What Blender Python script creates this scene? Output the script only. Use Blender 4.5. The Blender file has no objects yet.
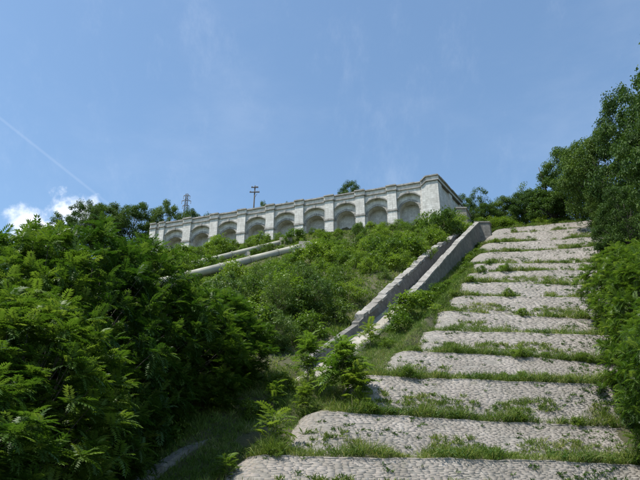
import bpy, math, random
import numpy as np
from mathutils import Vector, Matrix

random.seed(7)
RNG = np.random.default_rng(7)
scene = bpy.context.scene
COL = scene.collection
R = math.radians

# ------------------------------------------------------------------ camera
EYE = 1.7
cam_data = bpy.data.cameras.new('camera')
cam_data.sensor_width = 36.0
cam_data.lens = 36.0
cam_data.clip_start = 0.1
cam_data.clip_end = 6000
cam = bpy.data.objects.new('camera', cam_data)
cam.location = (0, 0, EYE)
cam.rotation_euler = (R(90 + 26), 0, 0)
COL.objects.link(cam)
scene.camera = cam

# ------------------------------------------------------------------ sun, sky, exposure
SUN_EL = R(64)
SUN_AZ = R(-121)                     # clockwise from +Y
SUN = Vector((math.sin(SUN_AZ) * math.cos(SUN_EL), math.cos(SUN_AZ) * math.cos(SUN_EL), math.sin(SUN_EL)))
sd = bpy.data.lights.new('sun', 'SUN')
sd.energy = 4.2
sd.angle = R(0.53)
sd.color = (1.0, 0.955, 0.88)
so = bpy.data.objects.new('sun', sd)
so.rotation_euler = SUN.to_track_quat('Z', 'Y').to_euler()
so.location = (-60, -30, 120)
COL.objects.link(so)

world = bpy.data.worlds.new('World')
scene.world = world
world.use_nodes = True
wn, wl = world.node_tree.nodes, world.node_tree.links
wn.clear()
w_out = wn.new('ShaderNodeOutputWorld')
w_bg = wn.new('ShaderNodeBackground')
w_bg.inputs['Strength'].default_value = 0.143
w_sky = wn.new('ShaderNodeTexSky')
w_sky.sky_type = 'NISHITA'
w_sky.sun_disc = False
w_sky.sun_elevation = SUN_EL
w_sky.sun_rotation = SUN_AZ
w_sky.altitude = 250
w_sky.air_density = 1.0
w_sky.dust_density = 0.7
w_sky.ozone_density = 0.25


def wmath(op, a, b=None, c=None):
    n = wn.new('ShaderNodeMath')
    n.operation = op
    for i, v in enumerate((a, b, c)):
        if v is None:
            continue
        if isinstance(v, (int, float)):
            n.inputs[i].default_value = v
        else:
            wl.new(v, n.inputs[i])
    return n.outputs[0]


def wdot(vec, d):
    n = wn.new('ShaderNodeVectorMath')
    n.operation = 'DOT_PRODUCT'
    wl.new(vec, n.inputs[0])
    n.inputs[1].default_value = d
    return n.outputs['Value']


def wramp(v, lo, hi, a=0.0, b=1.0):
    n = wn.new('ShaderNodeMapRange')
    n.interpolation_type = 'SMOOTHSTEP'
    wl.new(v, n.inputs['Value'])
    n.inputs['From Min'].default_value = lo
    n.inputs['From Max'].default_value = hi
    n.inputs['To Min'].default_value = a
    n.inputs['To Max'].default_value = b
    return n.outputs[0]


w_tc = wn.new('ShaderNodeTexCoord')
w_dir = w_tc.outputs['Generated']


def wnoise(scale, detail, rough, stretch=(1, 1, 1), rot=(0, 0, 0)):
    mp = wn.new('ShaderNodeMapping')
    mp.inputs['Scale'].default_value = stretch
    mp.inputs['Rotation'].default_value = rot
    wl.new(w_dir, mp.inputs['Vector'])
    n = wn.new('ShaderNodeTexNoise')
    n.inputs['Scale'].default_value = scale
    n.inputs['Detail'].default_value = detail
    n.inputs['Roughness'].default_value = rough
    wl.new(mp.outputs[0], n.inputs['Vector'])
    return n.outputs['Fac']


# thin high cirrus everywhere, faint
cir = wramp(wnoise(2.2, 7, 0.62, (1.0, 0.55, 2.2), (0.3, 0.5, 0.4)), 0.45, 0.82, 0.0, 0.08)
cir2 = wramp(wnoise(5.5, 8, 0.7, (2.2, 0.8, 1.2), (0.2, 0.9, 0.2)), 0.50, 0.85, 0.0, 0.08)
thin = wmath('ADD', cir, cir2)
# small fair-weather cumulus, as directions on the sky
puff = wnoise(16, 8, 0.62)
fine = wmath('MULTIPLY', wmath('SUBTRACT', puff, 0.5), 0.0032)
cum = None
for d, size in (((-0.480, 0.908, 0.468), 0.00045), ((-0.425, 0.905, 0.466), 0.00020), ((-0.3953, 0.8797, 0.4850), 0.00032), ((-0.372, 0.8825, 0.476), 0.00012),
                ((-0.70, 0.62, 0.36), 0.0012), ((-0.80, 0.50, 0.33), 0.001), ((0.80, 0.45, 0.38), 0.0012), ((0.3, -0.85, 0.43), 0.001), ((-0.5, -0.75, 0.43), 0.001)):
    L = math.sqrt(sum(q * q for q in d))
    dd = tuple(q / L for q in d)
    k = wmath('ADD', wmath('SUBTRACT', wdot(w_dir, dd), 1.0 - size), fine)
    k = wramp(k, -0.0003, 0.0006)
    cum = k if cum is None else wmath('MAXIMUM', cum, k)
# an old condensation trail: a great-circle line that fades out
c0 = Vector((-0.500, 0.7666, 0.597)).normalized()
c1 = Vector((-0.344, 0.869, 0.4985)).normalized()
nrm = c0.cross(c1).normalized()
mid = (c0 * 1.3 + c1).normalized()
trail = wmath('MULTIPLY', wramp(wmath('ABSOLUTE', wdot(w_dir, tuple(nrm))), 0.0004, 0.0030, 1.0, 0.0),
              wramp(wdot(w_dir, tuple(mid)), 0.978, 0.998, 0.0, 0.045))
cov = wmath('MINIMUM', wmath('MAXIMUM', wmath('ADD', thin, trail), wmath('MULTIPLY', cum, 0.93)), 1.0)
w_mix = wn.new('ShaderNodeMix')
w_mix.data_type = 'RGBA'
wl.new(cov, w_mix.inputs['Factor'])
w_air = wn.new('ShaderNodeMix')
w_air.data_type = 'RGBA'
w_air.blend_type = 'MULTIPLY'
w_air.inputs['Factor'].default_value = 1.0
wl.new(w_sky.outputs[0], w_air.inputs['A'])
w_air.inputs['B'].default_value = (0.92, 1.03, 1.03, 1)
wl.new(w_air.outputs['Result'], w_mix.inputs['A'])
w_mix.inputs['B'].default_value = (7.0, 7.15, 7.4, 1)
wl.new(w_mix.outputs['Result'], w_bg.inputs['Color'])
wl.new(w_bg.outputs[0], w_out.inputs[0])

scene.view_settings.view_transform = 'Standard'
scene.view_settings.look = 'None'
scene.view_settings.gamma = 1.0
scene.view_settings.exposure = 0.58
scene.view_settings.use_curve_mapping = False


# ------------------------------------------------------------------ helpers
def tag(o, label=None, cat=None, group=None, kind=None):
    if label:
        o['label'] = label
    if cat:
        o['category'] = cat
    if group:
        o['group'] = group
    if kind:
        o['kind'] = kind
    return o


def empty(name, loc=(0, 0, 0), rz=0.0, parent=None):
    o = bpy.data.objects.new(name, None)
    o.location = loc
    o.rotation_euler = (0, 0, rz)
    o.empty_display_size = 0.5
    o.parent = parent
    COL.objects.link(o)
    return o


def mesh_np(name, V, F, attr=None, smooth=False):
    """V (N,3), F (M,k) -> mesh data, attr = one float per vertex"""
    V = np.ascontiguousarray(V, dtype=np.float32)
    F = np.ascontiguousarray(F, dtype=np.int32)
    me = bpy.data.meshes.new(name)
    me.vertices.add(len(V))
    me.vertices.foreach_set('co', V.ravel())
    me.loops.add(F.size)
    me.loops.foreach_set('vertex_index', F.ravel())
    me.polygons.add(len(F))
    me.polygons.foreach_set('loop_start', np.arange(0, F.size, F.shape[1], dtype=np.int32))
    if smooth:
        me.polygons.foreach_set('use_smooth', np.ones(len(F), dtype=bool))
    if attr is not None:
        a = me.attributes.new('rnd', 'FLOAT', 'POINT')
        a.data.foreach_set('value', np.ascontiguousarray(attr, dtype=np.float32))
    me.update(calc_edges=True)
    return me


def link(name, me, mat, parent=None):
    o = bpy.data.objects.new(name, me)
    if mat is not None and not me.materials:
        me.materials.append(mat)
    o.parent = parent
    COL.objects.link(o)
    return o


class MB:
    """collects boxes, tubes and quads; build() links ONE mesh object"""
    def __init__(s):
        s.v, s.f = [], []

    def quad(s, *pts):
        n = len(s.v)
        s.v += [tuple(p) for p in pts]
        s.f.append(tuple(range(n, n + len(pts))))

    def box(s, x0, x1, y0, y1, z0, z1, j=0.0):
        n = len(s.v)
        for z in (z0, z1):
            for x, y in ((x0, y0), (x1, y0), (x1, y1), (x0, y1)):
                s.v.append((x + random.uniform(-j, j), y + random.uniform(-j, j), z + random.uniform(-j, j)))
        for q in ((3, 2, 1, 0), (4, 5, 6, 7), (0, 1, 5, 4), (1, 2, 6, 5), (2, 3, 7, 6), (3, 0, 4, 7)):
            s.f.append(tuple(n + i for i in q))

    def tube(s, pts, rad, sides=8, cap=True):
        n0 = len(s.v)
        pts = [Vector(p) for p in pts]
        for i, p in enumerate(pts):
            d = (pts[min(i + 1, len(pts) - 1)] - pts[max(i - 1, 0)]).normalized()
            a = d.cross(Vector((0, 0, 1)) if abs(d.z) < 0.9 else Vector((1, 0, 0))).normalized()
            b = d.cross(a)
            r = rad[i] if hasattr(rad, '__len__') else rad
            for k in range(sides):
                t = 2 * math.pi * k / sides
                s.v.append(tuple(p + a * (r * math.cos(t)) + b * (r * math.sin(t))))
        for i in range(len(pts) - 1):
            for k in range(sides):
                k2 = (k + 1) % sides
                s.f.append((n0 + i * sides + k, n0 + i * sides + k2, n0 + (i + 1) * sides + k2, n0 + (i + 1) * sides + k))
        if cap:
            s.f.append(tuple(n0 + k for k in range(sides))[::-1])
            s.f.append(tuple(n0 + (len(pts) - 1) * sides + k for k in range(sides)))

    def mesh(s, name, smooth=False):
        me = bpy.data.meshes.new(name)
        me.from_pydata(s.v, [], s.f)
        if smooth:
            me.polygons.foreach_set('use_smooth', [True] * len(me.polygons))
        me.update()
        return me

    def build(s, name, mat, parent=None, smooth=False):
        return link(name, s.mesh(name, smooth), mat, parent)


# ------------------------------------------------------------------ materials
def new_mat(name):
    m = bpy.data.materials.new(name)
    m.use_nodes = True
    nt = m.node_tree
    b = nt.nodes['Principled BSDF']
    return m, nt, b


def n_noise(nt, scale, detail=6, rough=0.6, coord='Object', stretch=(1, 1, 1)):
    tc = nt.nodes.new('ShaderNodeTexCoord')
    mp = nt.nodes.new('ShaderNodeMapping')
    mp.inputs['Scale'].default_value = stretch
    nt.links.new(tc.outputs[coord], mp.inputs['Vector'])
    n = nt.nodes.new('ShaderNodeTexNoise')
    n.inputs['Scale'].default_value = scale
    n.inputs['Detail'].default_value = detail
    n.inputs['Roughness'].default_value = rough
    nt.links.new(mp.outputs[0], n.inputs['Vector'])
    return n.outputs['Fac']


def n_ramp(nt, fac, stops):
    r = nt.nodes.new('ShaderNodeValToRGB')
    els = r.color_ramp.elements
    while len(els) < len(stops):
        els.new(0.5)
    for e, (p, c) in zip(els, stops):
        e.position = p
        e.color = (*c, 1)
    nt.links.new(fac, r.inputs['Fac'])
    return r.outputs['Color']


def n_mix(nt, fac, a, b, mode='MIX'):
    m = nt.nodes.new('ShaderNodeMix')
    m.data_type = 'RGBA'
    m.blend_type = mode
    for sock, v in ((m.inputs['Factor'], fac), (m.inputs['A'], a), (m.inputs['B'], b)):
        if isinstance(v, (int, float)):
            sock.default_value = v
        elif isinstance(v, tuple):
            sock.default_value = (*v, 1)
        else:
            nt.links.new(v, sock)
    return m.outputs['Result']


def n_bump(nt, b, h, strength=0.5, dist=0.05):
    bp = nt.nodes.new('ShaderNodeBump')
    bp.inputs['Strength'].default_value = strength
    bp.inputs['Distance'].default_value = dist
    nt.links.new(h, bp.inputs['Height'])
    nt.links.new(bp.outputs[0], b.inputs['Normal'])


def n_attr(nt, name='rnd'):
    a = nt.nodes.new('ShaderNodeAttribute')
    a.attribute_name = name
    return a.outputs['Fac']


def leaf_mat(name, stops, transl=0.38, rough=0.5, spec=0.32, vary=0.25):
    m, nt, b = new_mat(name)
    col = n_ramp(nt, n_attr(nt), stops)
    oi = nt.nodes.new('ShaderNodeObjectInfo')
    hs = nt.nodes.new('ShaderNodeHueSaturation')
    mr = nt.nodes.new('ShaderNodeMapRange')
    mr.inputs['To Min'].default_value = 1 - vary
    mr.inputs['To Max'].default_value = 1 + vary
    nt.links.new(oi.outputs['Random'], mr.inputs['Value'])
    nt.links.new(mr.outputs[0], hs.inputs['Value'])
    mr2 = nt.nodes.new('ShaderNodeMapRange')
    mr2.inputs['To Min'].default_value = 0.515
    mr2.inputs['To Max'].default_value = 0.488
    nt.links.new(oi.outputs['Random'], mr2.inputs['Value'])
    nt.links.new(mr2.outputs[0], hs.inputs['Hue'])
    nt.links.new(col, hs.inputs['Color'])
    c = hs.outputs[0]
    nt.links.new(c, b.inputs['Base Color'])
    b.inputs['Roughness'].default_value = rough
    b.inputs['Specular IOR Level'].default_value = spec
    tr = nt.nodes.new('ShaderNodeBsdfTranslucent')
    tc = n_mix(nt, 1.0, c, (1.15, 1.25, 0.55), 'MULTIPLY')
    nt.links.new(tc, tr.inputs['Color'])
    mx = nt.nodes.new('ShaderNodeMixShader')
    mx.inputs[0].default_value = transl
    nt.links.new(b.outputs[0], mx.inputs[1])
    nt.links.new(tr.outputs[0], mx.inputs[2])
    nt.links.new(mx.outputs[0], nt.nodes['Material Output'].inputs[0])
    return m


MAT = {}
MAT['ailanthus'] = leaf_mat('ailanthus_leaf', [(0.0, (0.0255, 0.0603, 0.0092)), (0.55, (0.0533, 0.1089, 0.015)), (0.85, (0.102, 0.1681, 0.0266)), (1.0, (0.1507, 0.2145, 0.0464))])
MAT['broad'] = leaf_mat('broadleaf', [(0.0, (0.0384, 0.0792, 0.0168)), (0.6, (0.0744, 0.138, 0.0264)), (1.0, (0.144, 0.21, 0.048))], 0.3, 0.6, 0.15)
MAT['fardark'] = leaf_mat('far_leaf', [(0.0, (0.045, 0.085, 0.020)), (0.6, (0.080, 0.135, 0.030)), (1.0, (0.14, 0.19, 0.05))], 0.28, 0.6, 0.15)
MAT['shrub'] = leaf_mat('shrub_leaf', [(0.0, (0.0648, 0.1166, 0.0162)), (0.6, (0.135, 0.2106, 0.0292)), (1.0, (0.2214, 0.2916, 0.0594))], 0.38)
MAT['olive'] = leaf_mat('olive_leaf', [(0.0, (0.0525, 0.0975, 0.0213)), (0.6, (0.095, 0.1562, 0.03)), (1.0, (0.1625, 0.225, 0.0562))], 0.32)
MAT['grass'] = leaf_mat('grass_blade', [(0.0, (0.0683, 0.1155, 0.0189)), (0.5, (0.1365, 0.1995, 0.0378)), (0.8, (0.21, 0.252, 0.0683)), (1.0, (0.3255, 0.3045, 0.147))], 0.34, 0.6, 0.2, 0.05)
MAT['weed'] = leaf_mat('weed_leaf', [(0.0, (0.035, 0.075, 0.013)), (0.6, (0.065, 0.125, 0.022)), (1.0, (0.12, 0.175, 0.045))], 0.3, 0.6, 0.2, 0.05)

MAT['sapling'] = leaf_mat('sapling_leaf', [(0.0, (0.060, 0.115, 0.016)), (0.6, (0.115, 0.185, 0.028)), (1.0, (0.19, 0.26, 0.05))], 0.42, 0.5, 0.3, 0.1)

m, nt, b = new_mat('bark')
nt.links.new(n_ramp(nt, n_noise(nt, 6, 6, 0.6, 'Object', (3, 3, 0.6)), [(0.3, (0.035, 0.03, 0.022)), (0.7, (0.085, 0.075, 0.06))]), b.inputs['Base Color'])
b.inputs['Roughness'].default_value = 0.9
MAT['bark'] = m
m, nt, b = new_mat('green_stem')
nt.links.new(n_ramp(nt, n_noise(nt, 5), [(0.3, (0.10, 0.10, 0.035)), (0.7, (0.17, 0.15, 0.07))]), b.inputs['Base Color'])
b.inputs['Roughness'].default_value = 0.7
MAT['stem'] = m

# hillside soil with litter and dry patches
m, nt, b = new_mat('hillside_soil')
c = n_ramp(nt, n_noise(nt, 0.9, 10, 0.7), [(0.3, (0.045, 0.055, 0.018)), (0.5, (0.085, 0.095, 0.032)), (0.7, (0.16, 0.14, 0.07))])
c = n_mix(nt, n_noise(nt, 14, 6, 0.7), c, (0.06, 0.055, 0.03))
nt.links.new(c, b.inputs['Base Color'])
b.inputs['Roughness'].default_value = 0.95
n_bump(nt, b, n_noise(nt, 5, 8, 0.7), 0.9, 0.2)
MAT['soil'] = m

# pale step stones: grey limestone with lichen
m, nt, b = new_mat('step_stone')
c = n_ramp(nt, n_attr(nt), [(0.0, (0.168, 0.146, 0.124)), (0.35, (0.278, 0.246, 0.214)), (0.75, (0.35, 0.314, 0.278)), (1.0, (0.44, 0.404, 0.366))])
c = n_mix(nt, n_ramp(nt, n_noise(nt, 0.45, 9, 0.75), [(0.42, (0, 0, 0)), (0.66, (0.65, 0.65, 0.65))]), c, (0.16, 0.147, 0.118))
c = n_mix(nt, n_ramp(nt, n_noise(nt, 2.6, 8, 0.75), [(0.55, (0, 0, 0)), (0.75, (0.7, 0.7, 0.7))]), c, (0.40, 0.382, 0.355))
c = n_mix(nt, n_ramp(nt, n_noise(nt, 3.5, 9, 0.8), [(0.55, (0, 0, 0)), (0.66, (0.8, 0.8, 0.8))]), c, (0.10, 0.095, 0.07))
c = n_mix(nt, n_ramp(nt, n_noise(nt, 1.1, 10, 0.8), [(0.56, (0, 0, 0)), (0.70, (0.7, 0.7, 0.7))]), c, (0.115, 0.125, 0.065))
nt.links.new(c, b.inputs['Base Color'])
b.inputs['Roughness'].default_value = 0.92
n_bump(nt, b, n_noise(nt, 30, 9, 0.75), 0.3, 0.006)
MAT['stone'] = m
m, nt, b = new_mat('step_mortar')
c = n_ramp(nt, n_noise(nt, 3, 8, 0.7), [(0.3, (0.13, 0.12, 0.10)), (0.7, (0.27, 0.25, 0.22))])
nt.links.new(c, b.inputs['Base Color'])
b.inputs['Roughness'].default_value = 0.95
n_bump(nt, b, n_noise(nt, 25, 8, 0.7), 0.4, 0.01)
MAT['mortar'] = m
m, nt, b = new_mat('step_earth')
c = n_ramp(nt, n_noise(nt, 1.7, 9, 0.72), [(0.32, (0.075, 0.075, 0.035)), (0.55, (0.17, 0.155, 0.105)), (0.75, (0.31, 0.295, 0.26))])
nt.links.new(c, b.inputs['Base Color'])
b.inputs['Roughness'].default_value = 0.95
n_bump(nt, b, n_noise(nt, 9, 8, 0.7), 0.9, 0.08)
MAT['earth'] = m


def masonry(name, lo, hi, stain, bw, bh, stainamt=0.75, mortar=0.012, streak=1.0, rough=0.9):
    """weathered ashlar: fine joints as relief, run-off streaks and lichen"""
    m, nt, b = new_mat(name)
    tc = nt.nodes.new('ShaderNodeTexCoord')
    sep = nt.nodes.new('ShaderNodeSeparateXYZ')
    nt.links.new(tc.outputs['Object'], sep.inputs[0])
    add = nt.nodes.new('ShaderNodeMath')
    add.operation = 'ADD'
    nt.links.new(sep.outputs[0], add.inputs[0])
    nt.links.new(sep.outputs[1], add.inputs[1])
    cmb = nt.nodes.new('ShaderNodeCombineXYZ')
    nt.links.new(add.outputs[0], cmb.inputs[0])
    nt.links.new(sep.outputs[2], cmb.inputs[1])
    br = nt.nodes.new('ShaderNodeTexBrick')
    br.inputs['Scale'].default_value = 1.0
    br.inputs['Brick Width'].default_value = bw
    br.inputs['Row Height'].default_value = bh
    br.inputs['Mortar Size'].default_value = mortar
    br.inputs['Color1'].default_value = (0.2, 0.2, 0.2, 1)
    br.inputs['Color2'].default_value = (0.9, 0.9, 0.9, 1)
    br.inputs['Mortar'].default_value = (0, 0, 0, 1)
    nt.links.new(cmb.outputs[0], br.inputs['Vector'])
    c = n_ramp(nt, br.outputs['Color'], [(0.0, tuple(q * 0.55 for q in lo)), (0.2, lo), (0.9, hi)])
    c = n_mix(nt, n_ramp(nt, n_noise(nt, 1.3, 9, 0.72), [(0.40, (0, 0, 0)), (0.72, (stainamt,) * 3)]), c, stain)
    c = n_mix(nt, n_ramp(nt, n_noise(nt, 1.6, 8, 0.7, 'Object', (2.6, 2.6, 0.16)), [(0.50, (0, 0, 0)), (0.72, (0.65 * streak,) * 3)]), c, tuple(q * 0.8 for q in stain))
    nt.links.new(c, b.inputs['Base Color'])
    b.inputs['Roughness'].default_value = rough
    h = nt.nodes.new('ShaderNodeMath')
    h.operation = 'ADD'
    nt.links.new(br.outputs['Color'], h.inputs[0])
    nt.links.new(n_noise(nt, 9, 8, 0.7), h.inputs[1])
    n_bump(nt, b, h.outputs[0], 0.5, 0.04)
    return m


MAT['ashlar'] = masonry('arcade_ashlar', (0.56, 0.54, 0.50), (0.68, 0.66, 0.62), (0.30, 0.28, 0.25), 1.1, 0.5, 0.8)
MAT['trim'] = masonry('arcade_trim', (0.30, 0.285, 0.26), (0.40, 0.38, 0.35), (0.12, 0.115, 0.10), 1.6, 0.6, 0.9)
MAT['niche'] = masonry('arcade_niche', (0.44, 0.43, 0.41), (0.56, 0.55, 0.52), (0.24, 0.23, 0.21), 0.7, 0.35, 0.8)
MAT['wallstone'] = masonry('chute_masonry', (0.17, 0.16, 0.142), (0.25, 0.236, 0.213), (0.085, 0.078, 0.065), 0.8, 0.35, 0.9)
MAT['coping'] = masonry('chute_coping', (0.26, 0.243, 0.215), (0.36, 0.338, 0.305), (0.12, 0.112, 0.09), 3.0, 3.0, 0.9, 0.0)
MAT['concrete'] = masonry('chute_concrete', (0.33, 0.30, 0.25), (0.40, 0.365, 0.31), (0.20, 0.18, 0.145), 3.0, 2.2, 0.7, 0.02)
MAT['headstone'] = masonry('head_block_stone', (0.30, 0.27, 0.22), (0.40, 0.36, 0.30), (0.17, 0.15, 0.12), 0.9, 0.4, 0.7)

m, nt, b = new_mat('pipe_paint')
c = n_ramp(nt, n_noise(nt, 0.8, 8, 0.7), [(0.3, (0.27, 0.265, 0.205)), (0.7, (0.38, 0.365, 0.29))])
c = n_mix(nt, n_ramp(nt, n_noise(nt, 3.5, 8, 0.75), [(0.56, (0, 0, 0)), (0.74, (0.75, 0.75, 0.75))]), c, (0.20, 0.155, 0.10))
nt.links.new(c, b.inputs['Base Color'])
b.inputs['Roughness'].default_value = 0.65
MAT['pipe'] = m
m, nt, b = new_mat('weathered_wood')
nt.links.new(n_ramp(nt, n_noise(nt, 4, 6, 0.6, 'Object', (6, 6, 0.5)), [(0.3, (0.035, 0.03, 0.026)), (0.7, (0.09, 0.08, 0.07))]), b.inputs['Base Color'])
b.inputs['Roughness'].default_value = 0.9
MAT['wood'] = m
m, nt, b = new_mat('galvanised_steel')
nt.links.new(n_ramp(nt, n_noise(nt, 3), [(0.3, (0.10, 0.105, 0.11)), (0.7, (0.16, 0.165, 0.17))]), b.inputs['Base Color'])
b.inputs['Roughness'].default_value = 0.6
b.inputs['Metallic'].default_value = 0.3
MAT['steel'] = m
m, nt, b = new_mat('insulator_glass')
nt.links.new(n_ramp(nt, n_noise(nt, 8), [(0.3, (0.20, 0.19, 0.17)), (0.7, (0.34, 0.33, 0.31))]), b.inputs['Base Color'])
b.inputs['Roughness'].default_value = 0.3
MAT['insulator'] = m

# ------------------------------------------------------------------ terrain
AX0, AY0 = -38.9, 131.2              # left end of the arcade
TX, TY = 0.951, -0.307               # its direction
ALEN = 65.9


def xl(y):                           # left border of the stepped spillway
    return 34 - 0.4785 * (111 - y)


QL_Y = [26, 30, 34, 38, 43.5, 48, 53, 60, 68, 78, 92, 109]
QL_V = [-2.2, -1.9, -1.1, -0.3, 0.8, 1.7, 2.4, 2.2, 2.1, 1.7, 0.6, 0]


def xs_left(y):                      # where the terraces really begin (their ends step in and out)
    return xl(y) + np.interp(y, QL_Y, QL_V)


def xs_right(y):
    return 19.8 + (np.asarray(y, float) - 34) * 0.432


def skew(y):                         # how far the ledges run back (+) or forward (-) to the right
    return 0.26 - 0.50 * (np.asarray(y, float) - 31) / 80.0


def chute_rel(y):                    # chute walls relative to the plane of the slope
    return np.interp(y, [30, 45, 57, 68, 83, 100, 112], [0.2, -0.3, -0.75, 0.0, 0.95, 0.55, 0.2])


def smin(a, b, k):
    h = np.clip(0.5 + 0.5 * (b - a) / k, 0, 1)
    return b + (a - b) * h - k * h * (1 - h)


def vnoise(x, y, s, seed=0):
    """smooth value noise, -1..1"""
    x = np.asarray(x, float) / s + seed * 17.31
    y = np.asarray(y, float) / s + seed * 9.17
    xi, yi = np.floor(x), np.floor(y)
    fx, fy = x - xi, y - yi
    fx, fy = fx * fx * (3 - 2 * fx), fy * fy * (3 - 2 * fy)
    def h(a, c):
        q = np.sin(a * 127.1 + c * 311.7 + seed) * 43758.5453
        return (q - np.floor(q)) * 2 - 1
    return (h(xi, yi) * (1 - fx) + h(xi + 1, yi) * fx) * (1 - fy) + (h(xi, yi + 1) * (1 - fx) + h(xi + 1, yi + 1) * fx) * fy


def plane(y):
    return EYE + 0.678 * y - 18.6


def H0(x, y):
    x = np.asarray(x, float)
    y = np.asarray(y, float)
    q = x - smin(xl(y) - 8.5, 10.0, 4.0)
    ye = y + 0.31 * (-np.logaddexp(0, -q / 2.0) * 2.0)
    z = plane(ye)
    rr = x - (xs_right(y) + 2)
    z = z + 0.42 * np.clip(rr, 0, 30)
    lx = (x - AX0) * TX + (y - AY0) * TY
    ly = (x - AX0) * (-TY) + (y - AY0) * TX
    behind = np.clip((ly - 1.5) / 1.5, 0, 1) * np.clip((70 - lx) / 6, 0, 1)
    cap = 60.0 + np.clip(y - 112, 0, 60) * 0.06 + np.clip(rr, 0, 30) * 0.3
    cap = cap + (67.8 - cap) * behind
    z = smin(z, cap, 1.5)
    return -smin(-z, 0.0, 3.0)


def H(x, y):
    """ground height with the trench of the chute and the bed of the steps"""
    x = np.asarray(x, float)
    y = np.asarray(y, float)
    z = H0(x, y)
    q = x - xl(y)
    def zone(a, b, w):
        return np.clip((q - a) / w + 0.5, 0, 1) * np.clip((b - q) / w + 0.5, 0, 1)
    inside = np.clip((y - 24) / 3, 0, 1) * np.clip((114 - y) / 2, 0, 1)
    trench = zone(-9, -2.0, 3.0) * np.clip(0.45 - chute_rel(y), 0, 2)
    drop = trench + zone(-4.7, -2.2, 0.5) * (2.6 - np.clip(0.45 - chute_rel(y), 0, 2) - chute_rel(y) * 0.6) * np.clip((y - 44) / 5, 0.15, 1) \
        + zone(-1.9, 1.5, 1.0) * np.interp(y, [30, 60, 111], [0.9, 1.1, 0.9]) * np.interp(y, [60, 75, 111], [1.0, 1.7, 2.3])
    z = z - drop * inside
    yc = y - skew(y) * (x - xs_left(y))
    bed = plane(yc) - np.interp(y, [30, 50, 111], [1.5, 1.8, 2.8])
    wst = np.clip((x - xs_left(y) - 0.6) / 1.4 + 0.5, 0, 1) * np.clip((xs_right(y) - x) / 3 + 1.6, 0, 1) * inside
    z = z * (1 - wst) + bed * wst
    bumps = vnoise(x, y, 5.0, 1) * 0.35 + vnoise(x, y, 1.9, 2) * 0.13
    far = np.clip((np.abs(x) - 150) / 300, 0, 1) + np.clip((y - 220) / 300, 0, 1)
    return z + bumps * np.clip(1 - inside * (np.abs(q) < 5), 0.25, 1) * (1 - 0.7 * wst) + 6 * far * vnoise(x, y, 140, 5)


gx = np.concatenate([-np.geomspace(2500, 62, 26), np.arange(-60, 80, 0.8), np.geomspace(82, 2500, 26)])
gy = np.concatenate([-np.geomspace(2500, 10, 22), np.arange(-8, 16, 3), np.arange(16, 150, 0.8), np.geomspace(152, 3000, 30)])
GX, GY = np.meshgrid(gx, gy)
GZ = H(GX, GY)
V = np.stack([GX.ravel(), GY.ravel(), GZ.ravel()], 1)
nx, ny = len(gx), len(gy)
ii = np.arange(nx * ny).reshape(ny, nx)
F = np.stack([ii[:-1, :-1].ravel(), ii[:-1, 1:].ravel(), ii[1:, 1:].ravel(), ii[1:, :-1].ravel()], 1)
hill = link('hillside', mesh_np('hillside', V, F, smooth=True), MAT['soil'])
tag(hill, 'steep earth hillside under the shrubs and masonry', 'hillside', kind='structure')

# ------------------------------------------------------------------ arcade on the crest
AROT = math.atan2(TY, TX)
ZB, ZT = 57.5, 69.55
arc = empty('arched_retaining_wall', (AX0, AY0, 0), AROT)
tag(arc, 'long pale stone arcade of blind arches standing on the crest of the hill', 'arcade')
NB, BAY, X0 = 9, 6.68, 2.9
OPEN = 4.75
SEG_SPRING, SEG_RISE = 66.15, 1.15   # outer shallow arch
IN_R, IN_SPRING = 2.05, 63.7        # inner round arch


def arch_panel(name, mat, x0, x1, z0, z1, cx, half, curve, y0, y1, n=20):
    """wall panel between x0..x1, z0..z1 with an arched opening; curve(dx) = height of the soffit"""
    b = MB()
    xs = [cx - half + 2 * half * i / n for i in range(n + 1)]
    b.quad((x0, y0, z0), (cx - half, y0, z0), (cx - half, y0, z1), (x0, y0, z1))
    b.quad((cx + half, y0, z0), (x1, y0, z0), (x1, y0, z1), (cx + half, y0, z1))
    for i in range(n):
        a, c = xs[i], xs[i + 1]
        za, zc = curve(a - cx), curve(c - cx)
        b.quad((a, y0, za), (c, y0, zc), (c, y0, z1), (a, y0, z1))
        b.quad((a, y0, za), (a, y1, za), (c, y1, zc), (c, y0, zc))
    za = curve(-half)
    b.quad((cx - half, y0, z0), (cx - half, y1, z0), (cx - half, y1, za), (cx - half, y0, za))
    b.quad((cx + half, y0, z0), (cx + half, y0, za), (cx + half, y1, za), (cx + half, y1, z0))
    return b.build(name, mat, arc)


def seg_curve(dx):
    r = (OPEN * OPEN / 4 + SEG_RISE ** 2) / (2 * SEG_RISE)
    return SEG_SPRING + math.sqrt(max(r * r - dx * dx, 0)) - (r - SEG_RISE)


def round_curve(dx):
    return IN_SPRING + math.sqrt(max(IN_R ** 2 - dx * dx, 0))


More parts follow.
